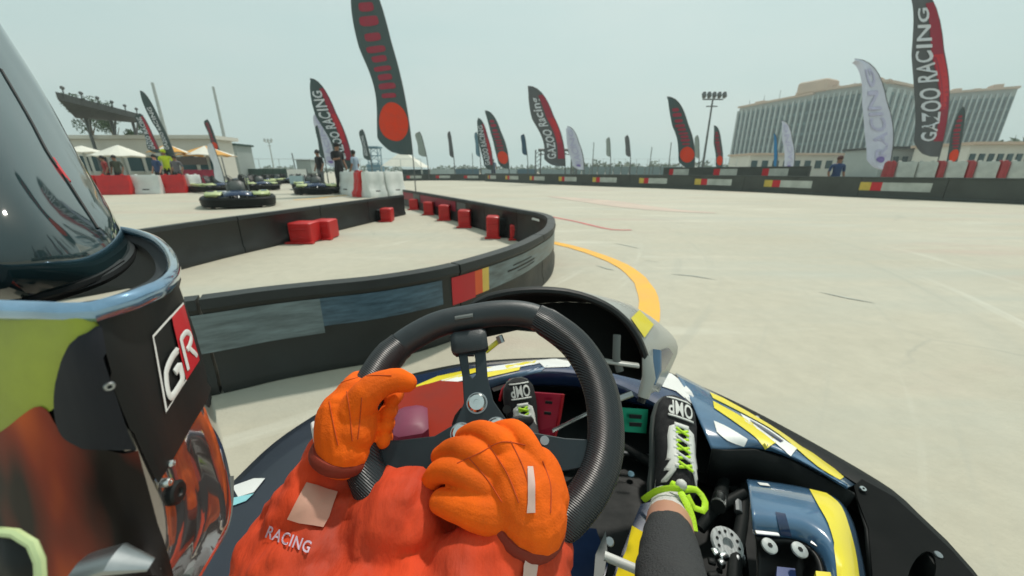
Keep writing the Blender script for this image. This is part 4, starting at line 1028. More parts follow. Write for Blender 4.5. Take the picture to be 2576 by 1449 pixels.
# right pod: blue panel with yellow and white graphics
R0 = irow([(1700, 938), (1790, 985), (1900, 1047), (2020, 1125), (2150, 1218)], .168)
R1_ = irow([(1735, 1000), (1800, 1030), (1900, 1075), (2010, 1135), (2140, 1222)], .205)
R2_ = irow([(1765, 1070), (1815, 1090), (1900, 1105), (2000, 1150), (2130, 1224)], .215)
R3_ = irow([(1790, 1128), (1830, 1130), (1900, 1128), (1990, 1155), (2125, 1226)], .20)
RB, rp_ = lofted('right_side_panel', [R0, R1_, R2_, R3_], BLUE)
g = MB(); g.loft([list(r) for r in RB], closed=False); RT = bvh_of([g])
strip_decal([(1785, 988), (1850, 1012), (1920, 1055), (2000, 1105), (2070, 1155), (2155, 1217)], [(1793, 1003), (1862, 1038), (1935, 1078), (1985, 1115), (2062, 1180), (2140, 1224)], RT, YEL, rp_)
strip_decal([(1793, 1010), (1860, 1047), (1945, 1098), (1958, 1112)], [(1796, 1028), (1850, 1065), (1900, 1102), (1925, 1129)], RT, YEL, rp_)
strip_decal([(1862, 1042), (1925, 1076), (1975, 1110), (2004, 1130)], [(1875, 1062), (1920, 1092), (1960, 1125), (1990, 1148)], RT, WHITE, rp_)
strip_decal([(1795, 1060), (1830, 1076), (1880, 1106)], [(1803, 1088), (1830, 1110), (1870, 1124)], RT, WHITE, rp_, 8)
strip_decal([(1885, 1058), (1930, 1084), (1970, 1112)], [(1892, 1066), (1930, 1094), (1962, 1116)], RT, NAVY, rp_, 8, .0035)
# inner wall of the right pod and the wide black flank with its oval opening
g = slab([(1718, 1055), (1795, 1128), (1900, 1130), (1990, 1158), (2140, 1222), (2180, 1300), (2200, 1500), (1900, 1560), (1860, 1250), (1800, 1200), (1740, 1180)], .10, .03); KT.part('pod_floor', g, BLACK, smooth=False)
g = MB(); g.loft([R3_+irow([(2150, 1240), (2185, 1330), (2200, 1500)], .165), [p-V((.0, .0, .10)) for p in R3_]+irow([(2150, 1240), (2185, 1330), (2200, 1500)], .06)], closed=False); o = KT.part('pod_inner_wall', g, BLACK); solidify(o, .006)
oval = [(2318+30*math.cos(a)-22*math.sin(a)*1.0, 1450+62*math.sin(a)*1.0+14*math.cos(a)) for a in [k*2*PI/20 for k in range(20)]]
g = slab([(2148, 1222), (2168, 1205), (2250, 1250), (2318, 1312), (2394, 1384), (2462, 1462), (2540, 1575), (2600, 1700), (2230, 1640), (2200, 1500), (2185, 1330), (2160, 1262)], .167, .006, oval); KT.part('right_flank', g, mat('flank_black', (.006, .007, .007), .7, spec=.08, var=.3), smooth=False)
def disc_at(px, py, z, r, m, name, T=KT, n=V((0, -.35, 1)), h=.006, parent=None, hole=True, mh=MATTE):
    c = Zp(px, py, z); g = MB(); g.lathe(c-n.normalized()*h, n, [(r*.9, 0), (r, h*.3), (r, h*.9), (r*.85, h*1.1)], 20); o = T.part(name, g, m, parent=parent)
    if hole: g = MB(); g.lathe(c, n, [(r*.32, h*.05), (r*.32, h*.25)], 6); T.part('socket', g, mh, o)
    return o
disc_at(2172, 1229, .175, .006, CHROME, 'bolt')
# small round screws along the flank
for x, y in ((1905, 1050), (2362, 1395)): disc_at(x, y, .17, .006, STEELD, 'screw', hole=False)
# hood over the right pod
H0 = [Zp(*q, z) for q, z in zip([(1878, 1205), (1930, 1211), (1985, 1219), (2040, 1230), (2085, 1243), (2120, 1268), (2146, 1312), (2162, 1370), (2178, 1449), (2190, 1560)], [.22, .22, .22, .22, .22, .215, .21, .205, .2, .2])]
H1 = [Zp(*q, z) for q, z in zip([(1883, 1225), (1932, 1233), (1985, 1242), (2036, 1253), (2075, 1268), (2105, 1292), (2128, 1332), (2143, 1382), (2156, 1449), (2166, 1560)], [.262]*10)]
H2 = [Zp(*q, z) for q, z in zip([(1892, 1290), (1936, 1295), (1985, 1300), (2025, 1308), (2058, 1325), (2080, 1345), (2097, 1375), (2110, 1410), (2118, 1452), (2125, 1560)], [.285]*10)]
H3 = [Zp(*q, z) for q, z in zip([(1898, 1345), (1940, 1350), (1985, 1354), (2018, 1362), (2040, 1375), (2056, 1392), (2068, 1412), (2076, 1440), (2080, 1480), (2085, 1580)], [.262]*10)]
H4 = [Zp(*q, z) for q, z in zip([(1902, 1400), (1942, 1405), (1975, 1408), (2000, 1412), (2015, 1420), (2028, 1432), (2036, 1450), (2040, 1480), (2042, 1520), (2045, 1600)], [.22]*10)]
H5 = [Zp(*q, z) for q, z in zip([(1908, 1540), (1942, 1545), (1965, 1548), (1985, 1552), (1998, 1560), (2006, 1570), (2012, 1580), (2016, 1600), (2018, 1620), (2020, 1660)], [.19]*10)]
HB, hp = lofted('pod_hood', [H0, H1, H2, H3], BLUE, 4)
_, hp2 = lofted('pod_hood_inner', [H3, H4, H5], MATTE, 4)
g = MB(); g.loft([list(r) for r in HB], closed=False); HT = bvh_of([g])
strip_decal([(2078, 1243), (2112, 1272), (2132, 1325), (2148, 1390), (2156, 1449), (2165, 1530)], [(2036, 1233), (2058, 1275), (2082, 1320), (2100, 1385), (2108, 1449), (2114, 1530)], HT, YEL, hp, 20)
decal([(1905, 1216), (1932, 1219), (1938, 1226), (1912, 1223)], HT, WHITE, 'print', hp)
decal([(1950, 1290), (1975, 1295), (1990, 1350), (1962, 1345)], HT, NAVY, 'print', hp)
BOLTG = mat('zinc_bolt', (.42, .44, .43), .45, var=.3, vscale=90); disc_at(1937, 1372, .268, .0105, BOLTG, 'bolt'); disc_at(2013, 1382, .268, .0105, BOLTG, 'bolt')
for x0, y0, x1, y1 in ((1900, 1338, 1958, 1344), (2040, 1362, 2080, 1385)):
    g = MB(); a, b = Zp(x0, y0, .268), Zp(x1, y1, .268); g.tube([a, b], .0045, 6, flat=.5); KT.part('clamp_strip', g, STEELD)
g = slab([(1955, 1425), (2000, 1430), (2010, 1500), (1950, 1500)], .235, .01); KT.part('blue_cap', g, mat('deep_blue_plastic', (.01, .04, .18), .4), smooth=False)
g = slab([(2052, 1436), (2095, 1440), (2105, 1520), (2060, 1520)], .272, .01); KT.part('yellow_tab', g, YEL, smooth=False)
# steering and running gear glimpsed beside the leg
cc = Zp(1826, 1370, .12)
g = MB(); g.lathe(cc, (.1, -.45, 1), [(.006, 0), (.028, 0), (.03, .004), (.028, .009), (.010, .009), (.010, .001)], 24); bd = KT.part('brake_disc', g, mat('ground_steel_face', (.50, .52, .52), .45, var=.45, vscale=40, stretch=(6, .6, 1)))
for k in range(10):
    a = k*2*PI/10; g = MB(); ax = V((.1, -.45, 1)).normalized(); u = ax.orthogonal().normalized(); v2 = ax.cross(u)
    q = cc+ax*.0095+(u*math.cos(a)+v2*math.sin(a))*.020; g.lathe(q, ax, [(.0028, 0), (.0028, .0006)], 8); KT.part('drilling', g, MATTE, bd)
g = MB(); g.tube([Zp(1822, 1205, .11), Zp(1812, 1250, .13), Zp(1806, 1275, .14)], [.012, .014, .0145], 12); KT.part('spindle', g, BLACK)
g = MB(); g.tube([Zp(1811, 1247, .137), Zp(1807, 1268, .145)], [.0125, .0135], 12); KT.part('spindle_nut', g, CHROME)
g = MB(); g.tube([Zp(1856, 1262, .12), Zp(1858, 1290, .12)], .008, 8); KT.part('hub_nut', g, STEELD)
g = MB(); g.tube([Zp(1760, 1330, .10), Zp(1800, 1280, .12), Zp(1870, 1240, .12)], .011, 10); KT.part('stub_axle', g, BLACK)
g = MB(); g.tube([Zp(1845, 1480, .13), Zp(1850, 1400, .11), Zp(1868, 1300, .11), Zp(1872, 1220, .10)], .012, 10); KT.part('frame_rail', g, BLACK)
rn = random.Random(4)
for k in range(14):
    x, y = 1790+rn.uniform(0, 90), 1385+rn.uniform(0, 95); c = Zp(x, y, .10+rn.uniform(0, .03)); g = MB()
    g.box(c, (rn.uniform(.008, .018), rn.uniform(.006, .014), rn.uniform(.006, .016)), rz=rn.uniform(0, 3), bev=.0015); KT.part('chain_guard_bolt' if k % 2 else 'bracket', g, rn.choice([STEELD, CHROME, BLACK, BLACK]))
# seat edge and tank in yellow
g = slab([(1640, 1262), (1655, 1330), (1612, 1440), (1575, 1520), (1520, 1520), (1545, 1440), (1585, 1335), (1612, 1268)], .14, .015); o = KT.part('floor_panel', g, NAVY, smooth=False)
g = slab([(1590, 1322), (1630, 1345), (1605, 1440), (1580, 1510), (1530, 1510), (1556, 1425), (1575, 1385)], .156, .012); KT.part('yellow_panel', g, mat('matte_yellow', (.72, .56, .01), .7, spec=.1), smooth=False)
g = slab([(1420, 1320), (1500, 1330), (1530, 1420), (1490, 1560), (1400, 1560)], .15, .04); KT.part('tank_side', g, NAVY, smooth=False)
g = MB(); g.tube([Zp(1520, 1398, .19), Zp(1600, 1432, .185)], .0075, 10); KT.part('fuel_pipe', g, WHITEP)
g = slab([(1498, 1395), (1524, 1335), (1528, 1390), (1520, 1440), (1500, 1500), (1490, 1500)], .19, .006); KT.part('steel_bracket', g, GREYP, smooth=False)
disc_at(1534, 1362, .17, .008, STEELD, 'bolt', hole=False)
for x, y in ((1548, 1195), (1588, 1192)): disc_at(x, y, .075, .008, FLAGB if x > 1550 else GREEN, 'bolt', hole=False)
# left side pod
L0 = irow([(330, 1475), (470, 1325), (580, 1217), (690, 1113), (800, 1040), (900, 992)], .165)
L1 = irow([(420, 1500), (550, 1380), (650, 1275), (750, 1170), (850, 1085), (930, 1030)], .20)
L2 = irow([(560, 1540), (680, 1430), (770, 1330), (850, 1220), (920, 1130), (980, 1070)], .19)
L3 = irow([(640, 1580), (760, 1480), (850, 1370), (920, 1250), (970, 1150), (1015, 1090)], .10)
LBs, lp = lofted('left_side_pod', [L0, L1, L2, L3], mat('dark_navy_plastic', (.012, .016, .028), .4, var=.3, coat=.15))
g = MB(); g.loft([list(r) for r in LBs], closed=False); LT = bvh_of([g])
decal([(585, 1225), (640, 1205), (668, 1205), (640, 1240), (600, 1252)], LT, WHITE, 'print', lp)
decal([(583, 1255), (640, 1243), (620, 1262), (585, 1275)], LT, mat('pale_cyan_print', (.25, .55, .60), .4), 'print', lp)
# pedals
def quad3(name, pts, m, th=.006, T=KT, parent=None):
    g = MB(); g.add(pts, [tuple(range(len(pts)))]); o = T.part(name, g, m, parent=parent, smooth=False); solidify(o, th, 0); return o
rpd = quad3('brake_pedal', [Zp(1336, 986, .23), Zp(1418, 992, .23), Zp(1404, 1070, .15), Zp(1392, 1115, .11), Zp(1345, 1085, .13)], REDA)
for x, y in ((1372, 1008), (1369, 1035)):
    quad3('pedal_slot', [Zp(x, y, .222), Zp(x+18, y+2, .222), Zp(x+17, y+9, .215), Zp(x-1, y+7, .215)], MATTE, .003, parent=rpd)
g = MB(); g.tube([Zp(1417, 992, .236), Zp(1408, 1050, .18), Zp(1396, 1100, .13)], .004, 8); KT.part('pedal_edge', g, REDT, rpd)
g = MB(); g.tube([Zp(1285, 955, .24), Zp(1264, 980, .22), Zp(1257, 1008, .19)], .004, 8); KT.part('pedal_guard', g, REDT, rpd)
gpd = quad3('throttle_pedal', [Zp(1562, 1025, .20), Zp(1630, 1030, .20), Zp(1625, 1090, .15), Zp(1565, 1085, .15)], GREEN)
for y in (1042, 1062):
    quad3('pedal_slot', [Zp(1583, y, .199), Zp(1615, y+2, .199), Zp(1613, y+12, .19), Zp(1583, y+10, .19)], MATTE, .003, parent=gpd)
g = MB(); g.tube([Zp(1741, 1052, .19), Zp(1740, 1100, .16), Zp(1725, 1165, .12)], .0045, 8); KT.part('pedal_edge', g, GREEN, gpd)
g = MB(); g.tube([Zp(1390, 1083, .20), Zp(1487, 1036, .24)], .0042, 8); KT.part('brake_rod', g, CHROME)
g = MB(); g.tube([Zp(1240, 1130, .09), Zp(1450, 1150, .09), Zp(1560, 1120, .09), Zp(1700, 1200, .09)], .014, 10); KT.part('cross_tube', g, BLACK)
g = MB(); g.tube([Zp(1640, 1150, .075), Zp(1500, 1130, .10), Zp(1330, 1200, .12)], .007, 8); KT.part('track_rod', g, STEELD)
# ------------------------------------------------------------------ steering fairing
fn = [(1176, 782), (1196, 763), (1228, 748), (1280, 736), (1350, 730), (1430, 736), (1500, 757), (1556, 790), (1600, 842), (1625, 905), (1630, 965), (1612, 1012)]
ff = [(1215, 850), (1225, 815), (1255, 790), (1310, 772), (1380, 762), (1450, 760), (1540, 768), (1600, 778), (1650, 808), (1702, 862), (1692, 910), (1655, 985)]
near = spline([Dp(x, y, .72-.02*k/11) for k, (x, y) in enumerate(fn)], .02)
def resamp(pts, n):
    L_ = [0]
    for a, b in zip(pts, pts[1:]): L_.append(L_[-1]+(b-a).length)
    o = []
    for k in range(n):
        d = L_[-1]*k/(n-1); i = max(j for j in range(len(L_)) if L_[j] <= d+1e-9); i = min(i, len(pts)-2)
        o.append(pts[i].lerp(pts[i+1], (d-L_[i])/max(1e-9, L_[i+1]-L_[i])))
    return o
near = resamp(near, 40); far_ = resamp(spline([Dp(x, y, .86) for x, y in ff], .02), 40)
rowsF = []
for k in range(9):
    t = k/8; rowsF.append([a.lerp(b, t)+V((0, 0, .012))*math.sin(PI*t) for a, b in zip(near, far_)])
FT = Thing('steering_fairing', 'grey and black steering column fairing with a yellow patch, standing up behind the steering wheel', 'fairing', (0.1, .8, 0))
bpy.data.objects.remove(FT.o); FT.o = KT.o; FT.loc = KT.loc            # it is fixed to the kart: a part of it
g = MB(); g.loft(rowsF, closed=False); fi = KT.part('fairing_inside', g, MATTE)
cen = sum(near, V((0, 0, 0)))/len(near)
rowsG = [[p+(p-cen).normalized()*.005 for p in r] for r in rowsF]
g = MB(); g.loft(rowsG, closed=False); fo = KT.part('steering_fairing', g, GREYF); GT = bvh_of([g])
g = MB(); g.tube(near, [.0105]*40, 8, flat=.7); KT.part('fairing_rim', g, MATTE, fo)
strip_decal([(1606, 782), (1642, 818)], [(1570, 816), (1602, 872)], GT, YEL, fo, 8, .003)
decal([(1648, 885), (1680, 875), (1692, 890), (1670, 930), (1648, 935)], GT, NAVY, 'print', fo)
g = MB(); g.tube([Dp(1628, 895, .70), Dp(1632, 950, .69), Dp(1618, 1000, .69)], [.010, .013, .011], 10, flat=.5); KT.part('fairing_leg', g, GREYF, fo)
g = MB(); g.tube([Dp(1652, 880, .73), Dp(1648, 930, .72), Dp(1640, 965, .71)], [.009, .012, .007], 8, flat=.6); KT.part('fairing_flap', g, BLUE, fo)
# front face of the fairing seen through from behind
g = MB(); pts = [far_[k] for k in range(0, 40, 2)]; g.add(pts+[Dp(1500, 930, .83), Dp(1400, 840, .84), Dp(1300, 830, .84)], [tuple(range(len(pts)+3))]); o = KT.part('fairing_front', g, BLACK, smooth=False); solidify(o, .005)
g = MB(); g.tube([Dp(1552, 842, .69), Dp(1550, 900, .68), Dp(1560, 935, .68)], .007, 8, flat=.4); KT.part('strap', g, GREYP)
g = MB(); g.tube([Dp(1520, 908, .69), Dp(1560, 914, .68), Dp(1606, 920, .68)], .007, 8, flat=.6); KT.part('cable_tie', g, GREYF)
g = MB(); g.tube([Dp(1505, 1022, .68), Dp(1590, 990, .68)], .006, 8); KT.part('support_rod', g, STEELD)
g = MB(); g.tube([Dp(1222, 884, .74), Dp(1262, 852, .74)], .008, 8, flat=.5); KT.part('support_arm', g, YEL)
g = MB(); g.tube([Dp(1255, 845, .73), Dp(1262, 862, .73)], .007, 8); KT.part('clip', g, STEELD)
# ------------------------------------------------------------------ steering wheel
WA = .82; WC = V((-.035, .39, .505)); WNn = V((0, -math.cos(WA), math.sin(WA)))
def W(x, y, off=0):
    return PL(x, y, WC+WNn*off, WNn)
rimpx = [(1175, 800), (1240, 789), (1300, 788), (1350, 799), (1400, 828), (1450, 870), (1490, 930), (1515, 1000), (1524, 1080), (1518, 1150), (1492, 1220), (1450, 1280), (1390, 1335), (1300, 1375), (1200, 1390), (1100, 1375), (1010, 1325), (950, 1250), (915, 1160), (905, 1070), (925, 990), (965, 915), (1010, 868), (1070, 830), (1120, 810)]
rc = spline([W(x, y) for x, y in rimpx], .008, True); nr = len(rc)
ST = Thing('steering_wheel', 'black kart steering wheel with woven grips and a drilled metal centre plate', 'steering wheel', tuple(WC)); bpy.data.objects.remove(ST.o)
sw = bpy.data.objects.new('steering_wheel', None); COL.objects.link(sw); sw.parent = KT.o; sw.location = WC-KT.loc
class Sub:                      # parts of the wheel are sub-parts of the kart
    loc = WC; o = sw
    def part(s, name, mb, m, parent=None, smooth=True, label=None, stuff=False):
        ob = link(name, mb.mesh(name, s.loc, smooth), m, s.o); return ob
SW = Sub()
def near_i(x, y): q = W(x, y); return min(range(nr), key=lambda i: (rc[i]-q).length)
iL, iR = near_i(1005, 868), near_i(1348, 798); iB, iBL = near_i(1390, 1335), near_i(1000, 1310)
def arc(a, b):
    o = [a]
    while o[-1] != b: o.append((o[-1]+1) % nr)
    return [rc[i] for i in o]
for nm_, a_, b_, r_, m_ in (('rim_top', iL, iR, .0188, WHEELB), ('rim_grip', iR, iB, .0212, CARBON), ('rim_bottom', iB, iBL, .0185, WHEELB), ('rim_grip', iBL, iL, .0212, CARBON)):
    pts = arc(a_, b_); k = len(pts); rr = [r_*(.93 if (nm_ == 'rim_grip' and (i < 2 or i > k-3)) else 1)*(1+(.05*math.sin(i/k*PI) if nm_ == 'rim_grip' else 0)) for i in range(k)]
    g = MB(); g.tube(pts, rr, 18); SW.part(nm_, g, m_)
g = MB(); g.tube([W(1145, 800, .016), W(1190, 793, .017)], .006, 8, flat=.5); SW.part('top_mark', g, GREYP)
def plate(px, name, m, off=-.004, th=.005, bev=.0012):
    g = MB(); g.prism([W(x, y, off) for x, y in px], WNn*th); o = SW.part(name, g, m, smooth=False)
    b = o.modifiers.new('bev', 'BEVEL'); b.width = bev; b.segments = 2; b.limit_method = 'ANGLE'; return o
plate([(1152, 885), (1176, 885), (1178, 905), (1183, 945), (1190, 953), (1198, 945), (1196, 905), (1192, 885), (1222, 885), (1227, 950), (1242, 1010), (1275, 1058), (1335, 1088), (1420, 1103), (1505, 1108), (1512, 1170), (1420, 1185), (1330, 1200), (1260, 1240), (1160, 1240), (1090, 1195), (1000, 1185), (915, 1170), (908, 1110), (1010, 1108), (1095, 1098), (1145, 1068), (1168, 1015), (1164, 950)], 'spoke_plate', PLATE)
g = MB(); g.prism([W(x, y, -.0045) for x, y in [(1176, 884), (1192, 884), (1193, 897), (1177, 897)]], WNn*.005); SW.part('spoke_bridge', g, PLATE, smooth=False)
c = (W(1135, 832, -.008)+W(1225, 885, -.008))/2
ux = (W(1226, 832)-W(1136, 845)); g = MB()
R3 = Matrix((ux.normalized(), WNn.cross(ux.normalized()), WNn)).transposed()
g.box(W(1181, 862, .0), (.050, .031, .026), rot=R3, bev=.005); SW.part('rim_clamp', g, WHEELB)
for x, y in ((1200, 1014), (1160, 1091), (1249, 1077), (1215, 1135)):
    c = W(x, y, .001); g = MB(); g.lathe(c, WNn, [(.0118, 0), (.0118, .003), (.0095, .0055), (.004, .0055), (.004, .0035), (.0005, .0035)], 24); SW.part('bolt', g, CHROME)
    g = MB(); g.lathe(c-WNn*.0002, WNn, [(.0135, 0), (.0135, .0012)], 24); SW.part('washer', g, STEELD)
for x, y in ((1275, 1030), (1320, 1100), (1370, 1108)):
    g = MB(); g.lathe(W(x, y, .001), WNn, [(.0055, 0), (.0055, .0005)], 14); SW.part('plate_hole', g, STEELD if x > 1300 else BLACK)
g = MB(); g.tube([W(1200, 1090, -.01), V((.06, .86, .14))], .011, 12); KT.part('steering_column', g, BLACK)
g = MB(); g.lathe(W(1200, 1080, -.03), WNn, [(.03, 0), (.03, .025)], 18); KT.part('wheel_hub', g, BLACK)
# added slab for the see-through smear of the moving arms, with a taped unit
g = slab([(1020, 975), (1100, 955), (1190, 960), (1240, 1010), (1260, 1120), (1240, 1260), (1000, 1260), (930, 1120), (960, 1020)], .23, .05); o = KT.part('arm_smear_slab', g, SUITD, smooth=False)
b = o.modifiers.new('bev', 'BEVEL'); b.width = .012; b.segments = 3
c = Zp(1035, 1070, .25); g = MB(); g.box(c, (.075, .10, .05), rz=.25, rot=None, bev=.012); KT.part('battery_box', g, PURPLE)
# ================================================================== THE DRIVER
DR = Thing('person', 'driver of the foreground kart in orange suit and gloves, black racing shoes and mirrored helmet', 'person', (-.2, .1, .12))
def jpt(x, y, t): return Dp(x, y, t)
def blob(name, chains, vox, smooth=6):
    """tapered limbs given as (point, radius) chains, fused into one continuous skin"""
    g = MB()
    for ch in chains:
        pts = spline([c_[0] for c_ in ch], .006) if len(ch) > 2 else [ch[0][0].lerp(ch[-1][0], k/12) for k in range(13)]
        L_ = [0]
        for p, q in zip(pts, pts[1:]): L_.append(L_[-1]+(q-p).length)
        K_ = [0]
        for c0, c1 in zip(ch, ch[1:]): K_.append(K_[-1]+(c1[0]-c0[0]).length)
        def rad(d):
            d = d/max(L_[-1], 1e-9)*K_[-1]
            for k in range(len(ch)-1):
                if d <= K_[k+1]+1e-9:
                    t = (d-K_[k])/max(1e-9, K_[k+1]-K_[k]); return ch[k][1]*(1-t)+ch[k+1][1]*t
            return ch[-1][1]
        g.tube(pts, [rad(d) for d in L_], 16)
        for e in (0, -1): g.ball(ch[e][0], ch[e][1], 16, 10)
        for c_ in ch[1:-1]: g.ball(c_[0], c_[1]*.98, 14, 8)
    me = g.mesh(name); o = bpy.data.objects.new(name, me); COL.objects.link(o)
    md = o.modifiers.new('r', 'REMESH'); md.mode = 'VOXEL'; md.voxel_size = vox
    md = o.modifiers.new('s', 'SMOOTH'); md.iterations = smooth; md.factor = .6
    dg = bpy.context.evaluated_depsgraph_get(); dg.update(); nm = bpy.data.meshes.new_from_object(o.evaluated_get(dg)); nm.name = name
    bpy.data.objects.remove(o); bpy.data.meshes.remove(me); nm.polygons.foreach_set('use_smooth', [True]*len(nm.polygons)); nm.materials.clear(); return nm
torso = [(jpt(960, 2000, .30), .11), (jpt(980, 1700, .37), .10), (jpt(1030, 1460, .415), .075), (jpt(1015, 1315, .425), .064)]
larm = [(jpt(980, 1700, .34), .09), (jpt(800, 1640, .37), .085), (jpt(790, 1450, .41), .080), (jpt(822, 1290, .44), .066), (jpt(858, 1160, .462), .046), (jpt(866, 1125, .468), .038)]
rarm = [(jpt(1080, 1750, .32), .09), (jpt(1180, 1620, .35), .078), (jpt(1240, 1490, .375), .072), (jpt(1290, 1390, .395), .062), (jpt(1322, 1310, .415), .050), (jpt(1330, 1285, .42), .042)]
nm = blob('body', [torso, larm, rarm], .006, 5); nm.transform(Matrix.Translation(-DR.loc)); bo = link('body', nm, ORSUIT, DR.o)
dm = bpy.data.textures.new('creases', 'CLOUDS'); dm.noise_scale = .055; dm.noise_depth = 2
md = bo.modifiers.new('creases', 'DISPLACE'); md.texture = dm; md.strength = .030; md.mid_level = .5; md.texture_coords = 'GLOBAL'
def sleeve_patch(px, t, m, name, lift=.004):
    g = MB(); g.add([Dp(x, y, tt) for (x, y), tt in zip(px, t)], [tuple(range(len(px)))]); o = DR.part(name, g, m, smooth=False); return o
def skin_surface_tree(o):
    dg = bpy.context.evaluated_depsgraph_get(); dg.update(); e = o.evaluated_get(dg).to_mesh()
    vs = [v.co+DR.loc for v in e.vertices]; fs = [tuple(p.vertices) for p in e.polygons]; t = BVHTree.FromPolygons(vs, fs); o.evaluated_get(dg).to_mesh_clear(); return t
dm3 = bpy.data.textures.new('folds', 'MARBLE'); dm3.noise_scale = .06; dm3.turbulence = 9; dm3.marble_type = 'SOFT'
md = bo.modifiers.new('folds', 'DISPLACE'); md.texture = dm3; md.strength = .009; md.mid_level = .5; md.texture_coords = 'GLOBAL'
BT = skin_surface_tree(bo)
decal([(770, 1216), (850, 1240), (812, 1330), (728, 1306)], BT, mat('pale_pink_badge', (.55, .30, .22), .7), 'badge', DR.o, DR, .003)
vs, fs = text_geo('RACING', 1.1); q4 = [V((666, 1352, 0)), V((775, 1392, 0)), V((786, 1362, 0)), V((678, 1322, 0))]
g = MB(); pts = []; okk = True
for a, b in vs:
    p = bilin(q4, a, b); h = BT.ray_cast(CAM, ray(p.x, p.y).normalized()); d = ray(p.x, p.y).normalized()
    pts.append(h[0]-d*.003 if h[0] else CAM+d*.55)
g.add(pts, fs); DR.part('suit_lettering', g, mat('pale_violet_print', (.55, .42, .50), .7), smooth=False)
# gloves ------------------------------------------------------------
def hand(label, chains):
    nm = blob('glove', chains, .0017, 1); nm.transform(Matrix.Translation(-DR.loc)); o = link('glove', nm, ORNG, DR.o); o['label'] = label
    md = o.modifiers.new('creases', 'DISPLACE'); md.texture = dm2; md.strength = .0030; md.mid_level = .5; md.texture_coords = 'GLOBAL'; return o
dm2 = bpy.data.textures.new('fine_creases', 'CLOUDS'); dm2.noise_scale = .030; dm2.noise_depth = 1
ch = [[(W(868, 1140, .016), .029), (W(862, 1090, .018), .031), (W(868, 1040, .018), .031), (W(888, 992, .016), .022)],
      [(W(850, 1090, .010), .024), (W(850, 1045, .008), .023)], [(W(890, 1090, .022), .026), (W(893, 1040, .022), .026)]]
for (x, y), r, o_ in (((893, 968), .0150, .014), ((880, 1005), .0145, .010), ((872, 1040), .0140, .006), ((868, 1075), .0130, .002)):
    ch.append([(W(x-8, y+8, o_), r), (W(x+14, y-10, -.020), r*.95), (W(x+60, y-2, -.032), r*.88), (W(x+98, y+20, -.018), r*.82), (W(x+94, y+34, .002), r*.72)])
ch.append([(W(890, 1040, .030), .022), (W(925, 990, .038), .019), (W(965, 965, .036), .0165), (W(1003, 958, .030), .0145), (W(1026, 962, .024), .0120)])
hand('left glove closed round the wheel rim, thumb along the top', ch)
i_ = W(905, 930, .008); g = MB(); g.loft([[W(922, 916, .01), W(902, 950, .012)], [W(930, 935, -.005), W(915, 965, -.004)], [W(925, 930, -.02), W(900, 960, -.02)]], closed=False); 
g = MB(); g.tube([W(803, 1108, .012), W(797, 1080, .005), W(790, 1062, .0)], [.006, .006, .004], 8, flat=.5); DR.part('cuff_edge', g, WHITE)
# right hand on the lower part of the wheel, back of the hand to the camera
ch = [[(W(1338, 1300, .045), .036), (W(1318, 1245, .044), .037), (W(1296, 1195, .042), .033)], [(W(1360, 1250, .036), .030), (W(1348, 1190, .034), .028)], [(W(1290, 1265, .040), .030), (W(1262, 1215, .042), .024)]]
for a_, b_, c_, d_, r in (((1225, 1228), (1165, 1192), (1112, 1184), (1084, 1210), .0140), ((1256, 1188), (1198, 1142), (1146, 1128), (1110, 1148), .0145), ((1298, 1162), (1252, 1106), (1206, 1086), (1166, 1098), .0142), ((1346, 1162), (1320, 1106), (1282, 1080), (1246, 1084), .0128)):
    ch.append([(W(*a_, .050), r*1.1), (W(*b_, .051), r), (W(*c_, .034), r*.92), (W(*d_, .014), r*.8)])
ch.append([(W(1275, 1290, .046), .024), (W(1210, 1290, .050), .0190), (W(1155, 1272, .046), .0165), (W(1112, 1262, .036), .0135)])
rg = hand('right glove across the lower part of the wheel, back of the hand up', ch)
RGT = skin_surface_tree(rg)
# legs ------------------------------------------------------------
def legtube(pts, rr, label):
    pp = spline(pts, .02); k = len(pp); g = MB(); R_ = [rr[0]+(rr[1]-rr[0])*(i/(k-1)) for i in range(k)]
    g.tube(pp, R_, 20, caps=True); o = DR.part('trouser_leg', g, CLOTHK, label=label)
    md = o.modifiers.new('dense', 'SUBSURF'); md.levels = 1; md.render_levels = 1
    md = o.modifiers.new('creases', 'DISPLACE'); md.texture = dm; md.strength = .010; return o
legtube([Zp(1684, 1342, .185), Zp(1690, 1449, .245), Zp(1700, 1600, .30), Zp(1640, 1900, .32)], (.044, .056), 'right trouser leg, charcoal')
legtube([Zp(1312, 1085, .15), Zp(1270, 1230, .26), Zp(1180, 1450, .36), Zp(1100, 1900, .36)], (.046, .066), 'left trouser leg, charcoal')
g = MB(); g.tube([Zp(1690, 1262, .125), Zp(1686, 1298, .155), Zp(1684, 1318, .17)], [.038, .040, .040], 18); DR.part('sock', g, SOCK)
g = MB(); g.tube([Zp(1684, 1314, .168), Zp(1684, 1350, .188)], [.0405, .042], 18); DR.part('ankle', g, SKIN)
